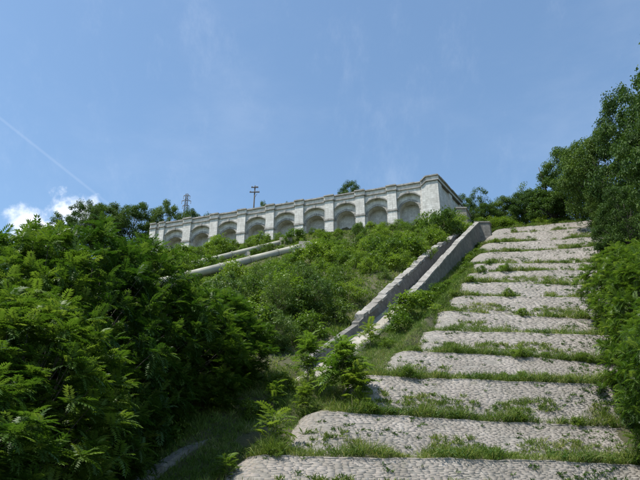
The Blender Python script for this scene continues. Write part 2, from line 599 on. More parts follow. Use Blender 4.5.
ring_me = None
for k in range(NB):
    xa = X0 + k * BAY
    cx = xa + BAY / 2
    arch_panel('bay_wall', MAT['ashlar'], xa, xa + BAY, ZB, ZT - 1.25, cx, OPEN / 2, seg_curve, 0.0, 0.95)
    ip = arch_panel('inner_arch_wall', MAT['ashlar'], cx - OPEN / 2 - 0.1, cx + OPEN / 2 + 0.1, ZB, SEG_SPRING + SEG_RISE + 0.12, cx, IN_R, round_curve, 0.62, 2.35)
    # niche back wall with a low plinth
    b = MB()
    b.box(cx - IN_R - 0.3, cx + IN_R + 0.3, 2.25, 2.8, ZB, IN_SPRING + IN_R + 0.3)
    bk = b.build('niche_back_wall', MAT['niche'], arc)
    # voussoirs of the round arch, each a little proud
    for i in range(13):
        t0, t1 = math.pi * (i + 0.03) / 13, math.pi * (i + 0.97) / 13
        b = MB()
        pts = []
        ro = IN_R + 0.42 + (0.07 if i == 6 else 0)
        for rr, tt in ((IN_R - 0.03, t0), (ro, t0), (ro, t1), (IN_R - 0.03, t1)):
            pts.append((cx - rr * math.cos(tt), IN_SPRING + rr * math.sin(tt)))
        pr = 0.53 + random.uniform(-0.015, 0.015) - (0.06 if i == 6 else 0)
        fr = [(p[0], pr, p[1]) for p in pts]
        bc = [(p[0], 0.70, p[1]) for p in pts]
        b.quad(*fr)
        for j in range(4):
            b.quad(fr[j], bc[j], bc[(j + 1) % 4], fr[(j + 1) % 4])
        b.build('voussoir', MAT['trim'], ip)
    # hood moulding over the shallow arch
    b = MB()
    n = 18
    for i in range(n):
        a = -OPEN / 2 + OPEN * i / n
        c = -OPEN / 2 + OPEN * (i + 1) / n
        za, zc = seg_curve(a), seg_curve(c)
        lo = [(cx + a, za - 0.02), (cx + c, zc - 0.02), (cx + c, zc + 0.30), (cx + a, za + 0.30)]
        fr = [(p[0], -0.13, p[1]) for p in lo]
        bc = [(p[0], 0.05, p[1]) for p in lo]
        b.quad(*fr)
        b.quad(fr[0], bc[0], bc[1], fr[1])
        b.quad(fr[3], fr[2], bc[2], bc[3])
    b.build('hood_mould', MAT['trim'], arc)
    b = MB()
    b.box(cx - 0.22, cx + 0.22, -0.24, 0.3, SEG_SPRING + SEG_RISE - 0.12, SEG_SPRING + SEG_RISE + 0.5)
    b.build('keystone', MAT['trim'], arc)


def pilaster(x, w, top=ZT - 1.25):
    b = MB()
    b.box(x - w / 2, x + w / 2, -0.42, 0.3, ZB, top)
    p = b.build('pilaster', MAT['ashlar'], arc)
    b = MB()
    b.box(x - w / 2 - 0.12, x + w / 2 + 0.12, -0.56, 0.25, 63.55, 63.95)
    b.build('impost_band', MAT['trim'], p)
    b = MB()
    b.box(x - w / 2 - 0.10, x + w / 2 + 0.10, -0.53, 0.25, ZB, 60.9)
    b.build('plinth', MAT['trim'], p)


def entablature(x0, x1, yf, z_up=0.0):
    """string course, frieze, cornice and coping between x0 and x1, front at yf"""
    b = MB(); b.box(x0, x1, yf - 0.22, 1.2, ZT - 1.36 + z_up, ZT - 1.10 + z_up); b.build('string_course', MAT['trim'], arc)
    b = MB(); b.box(x0, x1, yf, 1.2, ZT - 1.10 + z_up, ZT - 0.30 + z_up); b.build('frieze', MAT['ashlar'], arc)
    n = max(1, int((x1 - x0) / 1.15))
    for i in range(n):
        a, c = x0 + (x1 - x0) * i / n, x0 + (x1 - x0) * (i + 1) / n
        b = MB()
        b.box(a + 0.015, c - 0.015, yf - 0.30 + random.uniform(-0.03, 0.03), 1.25, ZT - 0.30 + z_up, ZT + random.uniform(-0.05, 0.04) + z_up, 0.012)
        b.build('coping_block', MAT['trim'], arc)


PW = 1.9
pil_x = [X0 + k * BAY for k in range(1, NB)]
for x in pil_x:
    pilaster(x, PW)
pilaster(X0 + 0.2, 1.3)
pilaster(0.75, 1.5)
b = MB(); b.box(0.0, X0 + 0.3, 0.05, 1.0, ZB, ZT - 1.25); b.build('end_bay_wall', MAT['ashlar'], arc)
xc = X0 + NB * BAY                   # start of the corner pier
# entablature runs, breaking forward over each pilaster
edges = [(0.75, 1.5), (X0 + 0.2, 1.3)] + [(x, PW) for x in pil_x]
cur = 0.0
for x, w in edges:
    a, c = max(0.0, x - w / 2 - 0.15), x + w / 2 + 0.15
    if a - cur > 0.05:
        entablature(cur, a, 0.0)
    entablature(a, c, -0.44, 0.05)
    cur = c
entablature(cur, xc - 0.6, 0.0)
# corner pier, with the cornice ramping up to it
b = MB()
b.box(xc - 0.5, ALEN, -0.55, 2.0, ZB, ZT - 0.45)
b.build('corner_pier', MAT['ashlar'], arc)
b = MB()
for (ya, yb, za, zb) in ((-0.58, 1.2, -1.10, -0.30), (-0.80, 1.2, -1.36, -1.10), (-0.88, 1.25, -0.30, 0.0)):
    x0, x1 = xc - 0.6, xc + 0.5
    for s in range(5):
        p0, p1 = x0 + (x1 - x0) * s / 5, x0 + (x1 - x0) * (s + 1) / 5
        f = s / 5.0
        u = 0.80 * (f * f * (3 - 2 * f))
        b.box(p0, p1, ya, yb, ZT + za + u, ZT + zb + u)
b.build('ramped_cornice', MAT['trim'], arc)
entablature(xc + 0.5, ALEN + 0.2, -0.60, 0.80)
# splayed end wall running back from the corner
EDX, EDY = 0.263, 0.965
def endpt(s, o):                     # s along the wall, o outwards (to the right)
    return (ALEN + EDX * s + EDY * o, EDY * s - EDX * o)
def endbox(name, mat, s0, s1, o0, o1, z0, z1, parent=arc):
    b = MB()
    p = [endpt(s0, o0), endpt(s0, o1), endpt(s1, o1), endpt(s1, o0)]
    lo = [(q[0], q[1], z0) for q in p]
    hi = [(q[0], q[1], z1) for q in p]
    b.quad(*lo[::-1]); b.quad(*hi)
    for j in range(4):
        b.quad(lo[j], lo[(j + 1) % 4], hi[(j + 1) % 4], hi[j])
    return b.build(name, mat, parent)
endbox('end_wall', MAT['ashlar'], 0.3, 13, -1.0, -0.25, ZB, ZT - 0.50)
for s0, s1 in ((-0.2, 1.5), (5.5, 7.0), (11.4, 13)):
    endbox('end_pilaster', MAT['ashlar'], s0, s1, -0.6, 0.10, ZB, ZT - 0.52)
endbox('end_string_course', MAT['trim'], -0.2, 13.1, -1.0, 0.30, ZT - 0.56, ZT - 0.30)
endbox('end_frieze', MAT['ashlar'], -0.1, 13, -0.9, 0.08, ZT - 0.30, ZT + 0.50)
for i in range(11):
    endbox('coping_block', MAT['trim'], -0.4 + i * 1.2, 0.78 + i * 1.2, -1.0, 0.40 + random.uniform(-0.03, 0.03), ZT + 0.50, ZT + 0.80 + random.uniform(-0.04, 0.04))

# ------------------------------------------------------------------ overflow chute beside the steps
chute = empty('overflow_chute', (xl(32) - 4, 32, float(plane(32))))
tag(chute, 'stone walled overflow chute descending the slope left of the steps', 'chute')
CH = Vector(chute.location)


def sweep_wall(name, mat, y0, y1, off, w, top, bot, parent=chute, n=None, jit=0.0):
    n = n or max(2, int((y1 - y0) / 1.2))
    ys = np.linspace(y0, y1, n + 1)
    v, f = [], []
    for y in ys:
        for o, z in ((off - w / 2, bot(y)), (off + w / 2, bot(y)), (off + w / 2, top(y)), (off - w / 2, top(y))):
            v.append((xl(y) + o + random.uniform(-jit, jit) - CH.x, y - CH.y, z + random.uniform(-jit, jit) - CH.z))
    for i in range(n):
        for k in range(4):
            a, c = i * 4 + k, i * 4 + (k + 1) % 4
            f.append((a, c, c + 4, a + 4))
    f.append((3, 2, 1, 0))
    f.append(tuple(n * 4 + k for k in range(4)))
    me = bpy.data.meshes.new(name)
    me.from_pydata(v, [], f)
    me.update()
    return link(name, me, mat, parent)


lt_hi = lambda y: plane(y) + float(chute_rel(y))
rt = lambda y: plane(y) + float(np.interp(y, [59, 65, 76, 88, 104, 106], [-0.45, -0.2, 0.6, 1.45, 2.2, 2.25]))
floor_z = lambda y: plane(y) + float(np.interp(y, [30, 45, 57, 68, 83, 100, 112], [-0.9, -1.3, -1.75, -1.7, -1.4, -1.4, -1.0]))
lw = sweep_wall('side_wall', MAT['wallstone'], 57, 111.5, -4.85, 0.65, lt_hi, lambda y: plane(y) - 4, jit=0.04)
lw['label'] = 'upper left side wall of the chute'
for ya, yb in ((27, 38.6), (47.5, 56.9)):
    sweep_wall('kerb_wall', MAT['wallstone'], ya, yb, -4.85, 0.5, lambda y: plane(y) + float(chute_rel(y)) - 0.2 - max(0.0, min(y - 34.5, 4.1)) * (0.18 if y < 40 else 0.0), lambda y: plane(y) - 4, jit=0.04)
rw = sweep_wall('side_wall', MAT['wallstone'], 62.5, 104.4, -1.95, 0.6, rt, lambda y: plane(y) - 4, jit=0.03)
rw['label'] = 'right side wall of the chute with its dark shaded face'
rk = sweep_wall('kerb_wall', MAT['wallstone'], 46, 62.4, -2.2, 0.45, lambda y: plane(y) + float(np.interp(y, [27, 40, 50, 59], [0.1, -0.35, -1.15, -1.25])), lambda y: plane(y) - 4, jit=0.03)
fl = sweep_wall('channel_floor', MAT['concrete'], 44, 112, -3.45, 2.5, floor_z, lambda y: plane(y) - 3.5)


def coping_run(y0, y1, off, w, top, parent, length, lift=0.26, rough=0.04):
    y = y0
    while y < y1 - 0.3:
        l = min(length * random.uniform(0.8, 1.25), y1 - y)
        if random.random() > 0.05 or length > 1.6:
            h = lift * random.uniform(0.75, 1.3)
            sweep_wall('coping_stone', MAT['coping'], y + 0.02, y + l - 0.02, off + random.uniform(-rough, rough), w * random.uniform(0.95, 1.06),
                       lambda q: top(q) + h, lambda q: top(q) - 0.03, parent, 1, rough * 0.5)
        y += l


coping_run(57, 111.5, -4.85, 0.82, lt_hi, lw, 1.2, 0.30, 0.13)
coping_run(62.6, 104.4, -1.95, 0.78, rt, rw, 1.9, 0.22, 0.03)
# end post of the right wall and stone head block where the chute leaves the canal
def chute_box(name, mat, y0, y1, o0, o1, z0, z1, parent=chute):
    b = MB()
    p = [(xl(y0) + o0, y0), (xl(y0) + o1, y0), (xl(y1) + o1, y1), (xl(y1) + o0, y1)]
    lo = [(q[0] - CH.x, q[1] - CH.y, z0 - CH.z) for q in p]
    hi = [(q[0] - CH.x, q[1] - CH.y, z1 - CH.z) for q in p]
    b.quad(*lo[::-1]); b.quad(*hi)
    for j in range(4):
        b.quad(lo[j], lo[(j + 1) % 4], hi[(j + 1) % 4], hi[j])
    return b.build(name, mat, parent)
ep = chute_box('end_post', MAT['wallstone'], 104.42, 105.6, -2.4, 0.3, 50, rt(104.4) + 0.1)
chute_box('post_cap', MAT['coping'], 104.3, 105.75, -2.5, 0.4, rt(104.4) + 0.11, rt(104.4) + 0.33, ep)
hb = chute_box('head_block', MAT['headstone'], 112.2, 115.5, -7.4, -5.4, 55, 63.4)
chute_box('block_cap', MAT['coping'], 112.0, 115.7, -7.6, -5.2, 63.41, 63.7, hb)
chute_box('spill_lip', MAT['concrete'], 112.02, 113.0, -4.4, -2.4, 52, plane(111) + 0.2)

# ------------------------------------------------------------------ stepped masonry spillway
spill = empty('stepped_spillway', (8, 31, 2))
tag(spill, 'broad flight of weedy stone masonry terraces climbing the right slope', 'spillway')
SP = np.array([8.0, 31.0, 2.0])
EY = [26.2, 29.9, 33.8, 38.2, 43.2, 47.8, 52.6, 58.0, 63.5, 69.0, 74.0, 79.5, 87.0, 95.0, 103.5, 111.0]
FACE = np.array([0.0, 0.0, 1.0])
tread_pts, edge_pts, face_pts = [], [], []
W = 24.0
prev_edge = None
for k, yk in enumerate(EY):
    f = (yk - 31) / 80.0
    ck = float(skew(yk)) + random.uniform(0.02, 0.09) * (1 if k % 2 else -1) * (1.0 if yk < 60 else 0.5)
    W = float(xs_right(yk) - xs_left(yk)) + 7.5
    dy = (EY[k + 1] - yk) if k + 1 < len(EY) else 5.0
    dyp = yk - EY[k - 1] if k else 3.0
    zk = plane(yk) + (0.12 if yk < 45 else 0.0)
    hgt = 0.678 * dyp * random.uniform(0.74, 0.82)
    rise = 0.678 * dy * 0.21
    run = hgt * random.uniform(1.05, 1.2)
    # plan of the top edge: from the right end to the left, rounding back uphill
    RAD = 0.9 + 0.12 * min(dy, 5)
    xa = float(xs_left(yk)) + RAD
    n1 = 90
    xs = np.linspace(float(xs_left(yk)) + W, xa, n1)
    ys = yk + ck * (xs - xa) * np.clip(1, 0, 1) + vnoise(xs, xs * 0 + k * 31.7, 3.5, 3) * 0.09 + vnoise(xs, xs * 0 + k * 11.7, 9.0, 4) * 0.4
    pts = [np.stack([xs, ys], 1)]
    th = np.linspace(0, R(112), 18)[1:]
    base = np.array([xa, ys[-1]])
    pts.append(np.stack([base[0] - RAD * np.sin(th), base[1] + RAD * (1 - np.cos(th))], 1))
    e = pts[-1][-1]
    d = np.array([math.cos(R(180 - 112)), math.sin(R(180 - 112))])
    pts.append(e + np.linspace(0.4, 2.6 + 0.3 * dy, 6)[:, None] * d)
    P = np.concatenate(pts)
    T = np.gradient(P, axis=0)
    T /= np.linalg.norm(T, axis=1)[:, None]
    kern = np.ones(5) / 5
    T = np.stack([np.convolve(np.pad(T[:, j], 2, mode='edge'), kern, 'valid') for j in range(2)], 1)
    O = np.stack([-T[:, 1], T[:, 0]], 1)
    S = np.concatenate([[0], np.cumsum(np.linalg.norm(np.diff(P, axis=0), axis=1))])
    ez = zk + vnoise(P[:, 0], P[:, 1] * 0 + k * 5.1, 5.5, 6) * 0.09 + vnoise(P[:, 0], P[:, 1] * 0 + k * 2.3, 0.7, 7) * 0.05
    ez = ez - 0.35 * np.clip((S - S[n1 - 1]) / (S[-1] - S[n1 - 1]), 0, 1)
    slant = math.hypot(hgt, run)
    # the face never runs out over the ledge below it
    avail = np.interp(P[:, 0], prev_edge[0], prev_edge[1], left=-99, right=-99) if prev_edge is not None else np.full(len(P), -99.0)
    avail = np.where((avail > -90) & (np.arange(len(P)) < n1), (P[:, 1] - avail) * 0.70, run)
    runS = np.clip(np.minimum(run, avail), hgt * 0.45, None)
    runS = np.convolve(np.pad(runS, 4, mode='edge'), np.ones(9) / 9, 'valid')
    prev_edge = (xs[::-1].copy(), ys[::-1].copy())
    ext = 1.45       # the face goes on below the ledge in front of it

    def surf(s, t, lift=0.0):
        """point on the battered face: s along the edge, t down the slant (m), lift outwards"""
        px, py = np.interp(s, S, P[:, 0]), np.interp(s, S, P[:, 1])
        ox, oy = np.interp(s, S, O[:, 0]), np.interp(s, S, O[:, 1])
        z = np.interp(s, S, ez)
        q = t / slant
        bulge = 0.05 * np.sin(np.clip(q, 0, 1) * 3.1) + vnoise(s + k * 13, t, 2.3, 8) * 0.07
        rn = np.interp(s, S, runS)
        out = rn * q + (lift + bulge) * hgt / slant
        return np.stack([px + ox * out, py + oy * out, z - hgt * q + (lift + bulge) * run / slant], -1)

    # core: face grid + tread
    ns, ntt = len(S), int(slant * ext / 0.25) + 3
    rows = [surf(S, np.full(ns, t), -0.016) for t in np.linspace(slant * ext * 1.1, 0.0, ntt)]
    back = dy * 0.40 + 0.6
    for q in (0.35, 0.7, 1.0):
        px = P[:, 0] - O[:, 0] * back * q
        py = P[:, 1] - O[:, 1] * back * q
        px = np.where(np.arange(ns) >= n1, np.maximum(px, P[:, 0] + 0.0), px)
        rows.append(np.stack([px, py, ez + rise * q + vnoise(px, py, 1.3, 9) * 0.08 - 0.02], 1))
    G = np.stack(rows)
    nr = G.shape[0]
    ii = np.arange(nr * ns).reshape(nr, ns)
    F = np.stack([ii[:-1, :-1].ravel(), ii[:-1, 1:].ravel(), ii[1:, 1:].ravel(), ii[1:, :-1].ravel()], 1)
    me = mesh_np('step', G.reshape(-1, 3) - SP, F[:, ::-1])
    me.materials.append(MAT['mortar'])
    me.materials.append(MAT['earth'])
    mi = np.zeros(len(F), dtype=np.int32)
    mi[(ntt - 1) * (ns - 1):] = 1
    me.polygons.foreach_set('material_index', mi)
    st = link('step', me, None, spill)
    st.location = SP - SP
    # stones, course by course
    sv, sa = [], []
    t = 0.0
    ch = 0.115 if yk < 50 else 0.16
    ci = 0
    while t < slant * ext:
        h = ch * random.uniform(0.85, 1.2)
        m_ = int(S[-1] / (ch * 1.5)) + 8
        ln = RNG.uniform(0.7, 1.7, m_) * ch * 3.0
        if ci == 0:
            ln *= 1.5
        s0 = np.concatenate([[0], np.cumsum(ln)])
        s0 = s0[s0 < S[-1]]
        a, c = s0[:-1], s0[1:]
        hole = vnoise(a, a * 0 + t + k * 3.1, 0.55, 11)
        keep = (RNG.random(len(a)) > (0.03 if ci else 0.12)) & (hole < 0.72)
        a, c = a[keep], c[keep]
        n_ = len(a)
        lift = RNG.normal(0.0, 0.0045, n_) + (0.03 if ci == 0 else 0.0)
        j = lambda: RNG.uniform(-0.004, 0.004, n_)
        g = 0.011
        wav = vnoise(a, a * 0 + t + k * 7.7, 2.6, 10) * 0.05
        ge = 0.002
        A = [surf(a + ge, t + g + j() + wav, lift + j()), surf(c - ge, t + g + j() + wav, lift + j()),
             surf(c - ge, t + h - g + j() + wav, lift + j()), surf(a + ge, t + h - g + j() + wav, lift + j())]
        B = [surf(a, t + wav, -0.06), surf(c, t + wav, -0.06), surf(c, t + h + wav, -0.06), surf(a, t + h + wav, -0.06)]
        sv.append(np.stack(A + B, 1).reshape(-1, 3))
        sa.append(np.repeat(np.clip(RNG.normal(0.50, 0.11, n_) + (0.08 if ci == 0 else 0) + 0.22 * vnoise(a, a * 0 + t, 1.1, 12), 0, 1), 8))
        t += h
        ci += 1
    SV = np.concatenate(sv)
    SA = np.concatenate(sa)
    nst = len(SV) // 8
    tmpl = np.array([(3, 2, 1, 0), (0, 1, 5, 4), (1, 2, 6, 5), (2, 3, 7, 6), (3, 0, 4, 7)])
    SF = (np.arange(nst)[:, None, None] * 8 + tmpl[None]).reshape(-1, 4)
    sto = link('stone_course', mesh_np('stone_course', SV - SP, SF, SA), MAT['stone'], st)
    sto['kind'] = 'stuff'
    # places where plants root
    den = 34 if yk < 50 else 14
    n_ = int(S[-1] * back * 0.8 * den)
    s = RNG.uniform(0, S[-1], n_)
    q = RNG.random(n_) ** 1.4
    px, py = np.interp(s, S, P[:, 0]), np.interp(s, S, P[:, 1])
    ox, oy = np.interp(s, S, O[:, 0]), np.interp(s, S, O[:, 1])
    zz = np.interp(s, S, ez) + rise * q * 0.75
    thick = vnoise(s, s * 0 + k * 3.3, 2.6, 14) * 0.6 + vnoise(s, s * 0 + k * 9.1, 0.8, 15) * 0.4
    tread_pts.append(np.stack([px - ox * back * 0.8 * q, py - oy * back * 0.8 * q, zz, thick, s / S[-1], np.full(n_, yk)], 1))
    n_ = int(S[-1] * slant * 5.0)
    s, tt = RNG.uniform(0, S[-1], n_), RNG.uniform(0.05, 1.0, n_) * slant
    fp = surf(s, tt, -0.03)
    th_ = vnoise(s, tt, 1.6, 16) + 0.6 * (tt / slant - 0.55)
    face_pts.append(np.concatenate([fp, th_[:, None], np.full((n_, 1), yk), (tt / slant)[:, None]], 1))
tread_pts = np.concatenate(tread_pts)
face_pts = np.concatenate(face_pts)

# ------------------------------------------------------------------ penstock pipes
def penstock(label, a, bpt, r):
    root = empty('penstock_pipe', a)
    tag(root, label, 'pipe', 'penstock pipes on the hillside')
    A, B = Vector(a), Vector(bpt)
    L = (B - A).length
    d = (B - A) / L
    n = int(L / 5.5)
    e = d * L
    b = MB(); b.box(e.x - 0.8, e.x + 1.6, e.y - 1.1, e.y + 1.3, e.z - 4.0, e.z + r * 0.9, 0.05)
    b.build('anchor_block', MAT['concrete'], root)
    for i in range(n):
        p0, p1 = d * (L * i / n), d * (L * (i + 1) / n)
        b = MB(); b.tube([p0, p1], r, 24)
        s = b.build('pipe_section', MAT['pipe'], root, True)
        for fc in s.data.polygons:
            fc.use_smooth = len(fc.vertices) == 4
        b = MB(); b.tube([p1 - d * 0.11, p1 + d * 0.11], r + 0.10, 24); b.build('flange_collar', MAT['pipe'], root)
        if i % 2 == 0:
            c = (p0 + p1) / 2
            b = MB(); b.box(c.x - 0.9, c.x + 0.9, c.y - 0.45, c.y + 0.45, c.z - 3.0, c.z - r * 0.35, 0.03)
            b.build('concrete_saddle', MAT['concrete'], root)
dA = Vector((19.3, 12.8, 11.7))
pa = Vector((-20.3, 92.2, 40.7))
penstock('thicker pale penstock pipe, the lower of the two in the shrubs', tuple(pa - dA * 0.7), tuple(pa + dA * 0.9 - Vector((0, 0, 0.3))), 0.68)
pb = Vector((-22.4, 101.1, 46.2))
penstock('thinner pale penstock pipe, the upper one half hidden by grass', tuple(pb - dA * 0.6), tuple(pb + dA * 0.80), 0.56)

# ------------------------------------------------------------------ pole and pylon behind the arcade
pole = empty('utility_pole', (-16.6, 140, 67.7))
tag(pole, 'dark wooden utility pole with crossarms rising behind the arcade', 'utility pole')
b = MB(); b.tube([(0, 0, 0), (0.05, 0, 9), (0.12, 0, 17.6)], [0.22, 0.19, 0.15], 10); b.build('pole', MAT['wood'], pole, True)
for z, w in ((17.0, 0.9), (15.6, 1.25)):
    b = MB(); b.box(-w + 0.1, w + 0.1, -0.30, -0.14, z - 0.12, z + 0.12); ca = b.build('crossarm', MAT['wood'], pole)
    for x in (-w + 0.3, w - 0.1, 0.55 * w):
        b = MB(); b.tube([(x, -0.22, z + 0.12), (x, -0.22, z + 0.22), (x, -0.22, z + 0.34), (x, -0.22, z + 0.42)], [0.04, 0.11, 0.12, 0.05], 8); b.build('insulator', MAT['insulator'], ca, True)
b = MB(); b.tube([(0.1, -0.18, 13.9), (0.75, -0.22, 15.1)], 0.05, 5); b.build('brace', MAT['wood'], pole)

pyl = empty('lattice_pylon', (-41.9, 175, 67.8))
tag(pyl, 'slender grey lattice pylon standing far behind the left treetops', 'pylon')
HP = 35.5
def pyw(z):
    return 1.0 * (1 - z / HP) + 0.28
b_leg = []
for sx, sy in ((-1, -1), (1, -1), (1, 1), (-1, 1)):
    b = MB(); b.tube([(sx * pyw(0), sy * pyw(0), 0), (sx * pyw(HP), sy * pyw(HP), HP)], 0.07, 5); b.build('leg', MAT['steel'], pyl)
b = MB()
z = 0.0
while z < HP - 0.5:
    z2 = min(z + 2.2 * pyw(z), HP)
    c = [(-1, -1), (1, -1), (1, 1), (-1, 1)]
    for i in range(4):
        p, q = c[i], c[(i + 1) % 4]
        b.tube([(p[0] * pyw(z), p[1] * pyw(z), z), (q[0] * pyw(z2), q[1] * pyw(z2), z2)], 0.035, 4)
        b.tube([(q[0] * pyw(z), q[1] * pyw(z), z), (p[0] * pyw(z2), p[1] * pyw(z2), z2)], 0.035, 4)
    z = z2
b.build('lattice_bracing', MAT['steel'], pyl)
for z, w in ((34.6, 1.1), (32.8, 1.5), (31.0, 1.1)):
    b = MB()
    b.tube([(-w, 0, z), (0, 0, z + 0.3), (w, 0, z)], 0.10, 5); b.tube([(-w, 0, z), (0, 0, z + 0.9), (w, 0, z)], 0.07, 5)
    a = b.build('crossarm', MAT['steel'], pyl)
    for x in (-w + 0.1, w - 0.1):
        b = MB(); b.tube([(x, 0, z), (x, 0, z - 0.9)], [0.06, 0.11], 6); b.build('insulator', MAT['insulator'], a)


# ------------------------------------------------------------------ foliage generators
def unit(v):
    return v / np.maximum(np.linalg.norm(v, axis=-1, keepdims=True), 1e-9)


def leaves(base, d, side, L, Wd, bend):
    """one folded rhombic face per leaf"""
    n = len(base)
    L, Wd = L[:, None], Wd[:, None]
    up = np.cross(d, side)
    mid = base + d * L * 0.45 + up * L * 0.05
    tip = base + d * L + bend[:, None] * L * np.array([0, 0, -1.0])
    V = np.stack([base, mid + side * Wd / 2, tip, mid - side * Wd / 2], 1).reshape(-1, 3)
    return V, np.arange(n * 4).reshape(n, 4)


def frond_template(n, seed, droop=0.42):
    r = np.random.default_rng(seed)
    vs, fs = [], []
    def add(base, d, L, Wd, sag):
        d = d / np.linalg.norm(d)
        s = np.cross(np.array([0, 0, 1.0]), d)
        s /= max(np.linalg.norm(s), 1e-6)
        i = len(vs)
        vs.extend([base, base + d * L * 0.42 + s * Wd / 2 + np.array([0, 0, -0.12 * sag * L]), base + d * L + np.array([0, 0, -sag * L]), base + d * L * 0.42 - s * Wd / 2 + np.array([0, 0, -0.12 * sag * L])])
        fs.append((i, i + 1, i + 2, i + 3))
    arc_ = lambda u: np.array([u * (1 - 0.10 * u), 0, 0.16 * u - droop * u * u])
    for i in range(n):
        u = 0.16 + 0.80 * i / (n - 1)
        p = arc_(u)
        prof = 0.62 + 0.38 * math.sin(math.pi * (0.12 + 0.80 * u))
        for sgn in (-1, 1):
            ang = R(72 - 22 * u) + r.uniform(-0.15, 0.15)
            d = np.array([math.cos(ang), sgn * math.sin(ang), -0.05 + r.uniform(-0.1, 0.1)])
            add(p, d, 0.33 * prof * r.uniform(0.9, 1.1), 0.105 * prof, 0.28)
    add(arc_(0.96), np.array([1, 0, -0.5]), 0.24, 0.09, 0.1)
    i = len(vs)
    a, c = arc_(0), arc_(0.5)
    vs.extend([a + np.array([0, .008, 0]), c + np.array([0, .008, 0]), c - np.array([0, .008, 0]), a - np.array([0, .008, 0])])
    fs.append((i, i + 1, i + 2, i + 3))
    return np.array(vs), np.array(fs)


FR = [frond_template(8, s, dr) for s, dr in ((1, 0.34), (2, 0.5))]
FR_SMALL = [frond_template(6, s, dr) for s, dr in ((3, 0.38), (4, 0.52))]


def fronds(tips, axes, per, size, r, templates=FR, spread=1.0):
    """rosette of pinnate fronds at each tip"""
    Vs, Fs, As = [], [], []
    off = 0
    nt_ = len(tips)
    for ti, (tv, tf) in enumerate(templates):
        sel = np.arange(nt_ * per) % len(templates) == ti
        idx = np.repeat(np.arange(nt_), per)[sel]
        kk = np.tile(np.arange(per), nt_)[sel]
        n = len(idx)
        ax = axes[idx]
        a1 = unit(np.cross(ax, np.array([0.31, 0.77, 0.2]) + r.normal(0, 0.02, (n, 3))))
        a2 = np.cross(ax, a1)
        az = kk * 2.39996 + r.uniform(0, 0.6, n) + idx * 1.7
        el = np.interp(kk / max(per - 1, 1), [0, 1], [1.15, -0.12]) * spread + r.normal(0, 0.14, n)
        X = unit((a1 * np.cos(az)[:, None] + a2 * np.sin(az)[:, None]) * np.cos(el)[:, None] + ax * np.sin(el)[:, None])
        up = np.tile(np.array([[0, 0, 1.0]]), (n, 1)) + r.normal(0, 0.12, (n, 3))
        up = np.where(np.abs(X[:, 2:3]) > 0.93, -unit(X * np.array([1, 1, 0]) + 1e-3) + up * 0.1, up)
        Y = unit(np.cross(up, X))
        Z = np.cross(X, Y)
        sc = size * r.uniform(0.72, 1.2, n)
        base = tips[idx] + ax * r.uniform(-0.28, 0.05, n)[:, None] * size
        V = base[:, None, :] + sc[:, None, None] * (tv[None, :, 0:1] * X[:, None] + tv[None, :, 1:2] * Y[:, None] + tv[None, :, 2:3] * Z[:, None])
        F = tf[None] + (np.arange(n) * len(tv))[:, None, None] + off
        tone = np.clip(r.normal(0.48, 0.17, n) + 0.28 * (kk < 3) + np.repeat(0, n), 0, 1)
        Vs.append(V.reshape(-1, 3)); Fs.append(F.reshape(-1, 4)); As.append(np.repeat(tone, len(tv)))
        off += n * len(tv)
    return np.concatenate(Vs), np.concatenate(Fs), np.concatenate(As)


def crown_tips(n, Ht, Rd, prof, r, lump=0.28, inner=0.5, zmin=0.14):
    """uneven crown: tips in the outer shell of a lumpy envelope"""
    h = r.uniform(zmin, 1.0, n * 2)
    pr = np.interp(h, prof[0], prof[1])
    keep = r.random(n * 2) < pr / max(prof[1]) + 0.08
    h, pr = h[keep][:n], pr[keep][:n]
    n = len(h)
    az = r.uniform(0, 2 * np.pi, n)
    ph = r.uniform(0, 6.28, 6)
    lum = 1 + lump * (np.sin(az * 2 + ph[0] + h * 5) * 0.5 + np.sin(az * 3 + ph[1] - h * 9) * 0.35 + np.sin(az * 5 + ph[2] + h * 14) * 0.3)
    rad = Rd * pr * lum * (inner + (1 - inner) * np.sqrt(r.random(n)))
    tips = np.stack([rad * np.cos(az), rad * np.sin(az), h * Ht], 1) + r.normal(0, 0.12, (n, 3))
    return tips


def limbs(tips, Ht, Rd, trunk_top, r0, r, nmax=60, sides=6, mat='bark', lean=0.04):
    b = MB()
    bx, by = r.normal(0, lean, 2) * Ht
    tr = lambda u: Vector((bx * u * u, by * u * u, u * trunk_top * Ht - 0.5 * (1 - u)))
    n = 7
    b.tube([tr(i / n) for i in range(n + 1)], [max(r0 * (1 - 0.8 * i / n) * (1.25 if i == 0 else 1), 0.012) for i in range(n + 1)], max(sides, 7))
    sel = r.permutation(len(tips))[:nmax]
    for i in sel:
        t = Vector(tips[i])
        u = min(max((t.z / Ht) * 0.62 / trunk_top, 0.12), 0.98)
        p0 = tr(u)
        c = p0.lerp(t, 0.5) + Vector((0, 0, -0.06 * (t - p0).length)) + Vector(r.normal(0, 0.12, 3))
        rr = max(r0 * (1 - 0.8 * u) * 0.45, 0.01)
        b.tube([p0, p0.lerp(c, 0.5) + Vector((0, 0, -0.02)), c, t], [rr, rr * 0.75, rr * 0.5, rr * 0.15 + 0.004], sides, False)
    return b.mesh('trunk', True)


def ailanthus(seed, Ht=12.0, Rd=3.9, n=500, per=9, size=0.66):
    r = np.random.default_rng(seed)
    prof = ([0.0, 0.12, 0.3, 0.55, 0.78, 0.92, 1.0], [0.35, 0.72, 0.98, 1.0, 0.78, 0.46, 0.12])
    tips = crown_tips(n, Ht, Rd, prof, r, 0.30, 0.45, 0.10)
    ax = unit(np.stack([tips[:, 0], tips[:, 1], np.full(len(tips), 0.75 * Rd)], 1) + r.normal(0, 0.25, (len(tips), 3)))
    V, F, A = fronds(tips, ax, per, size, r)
    return mesh_np('crown', V, F, A), limbs(tips, Ht, Rd, 0.86, 0.17, r, 80), Ht


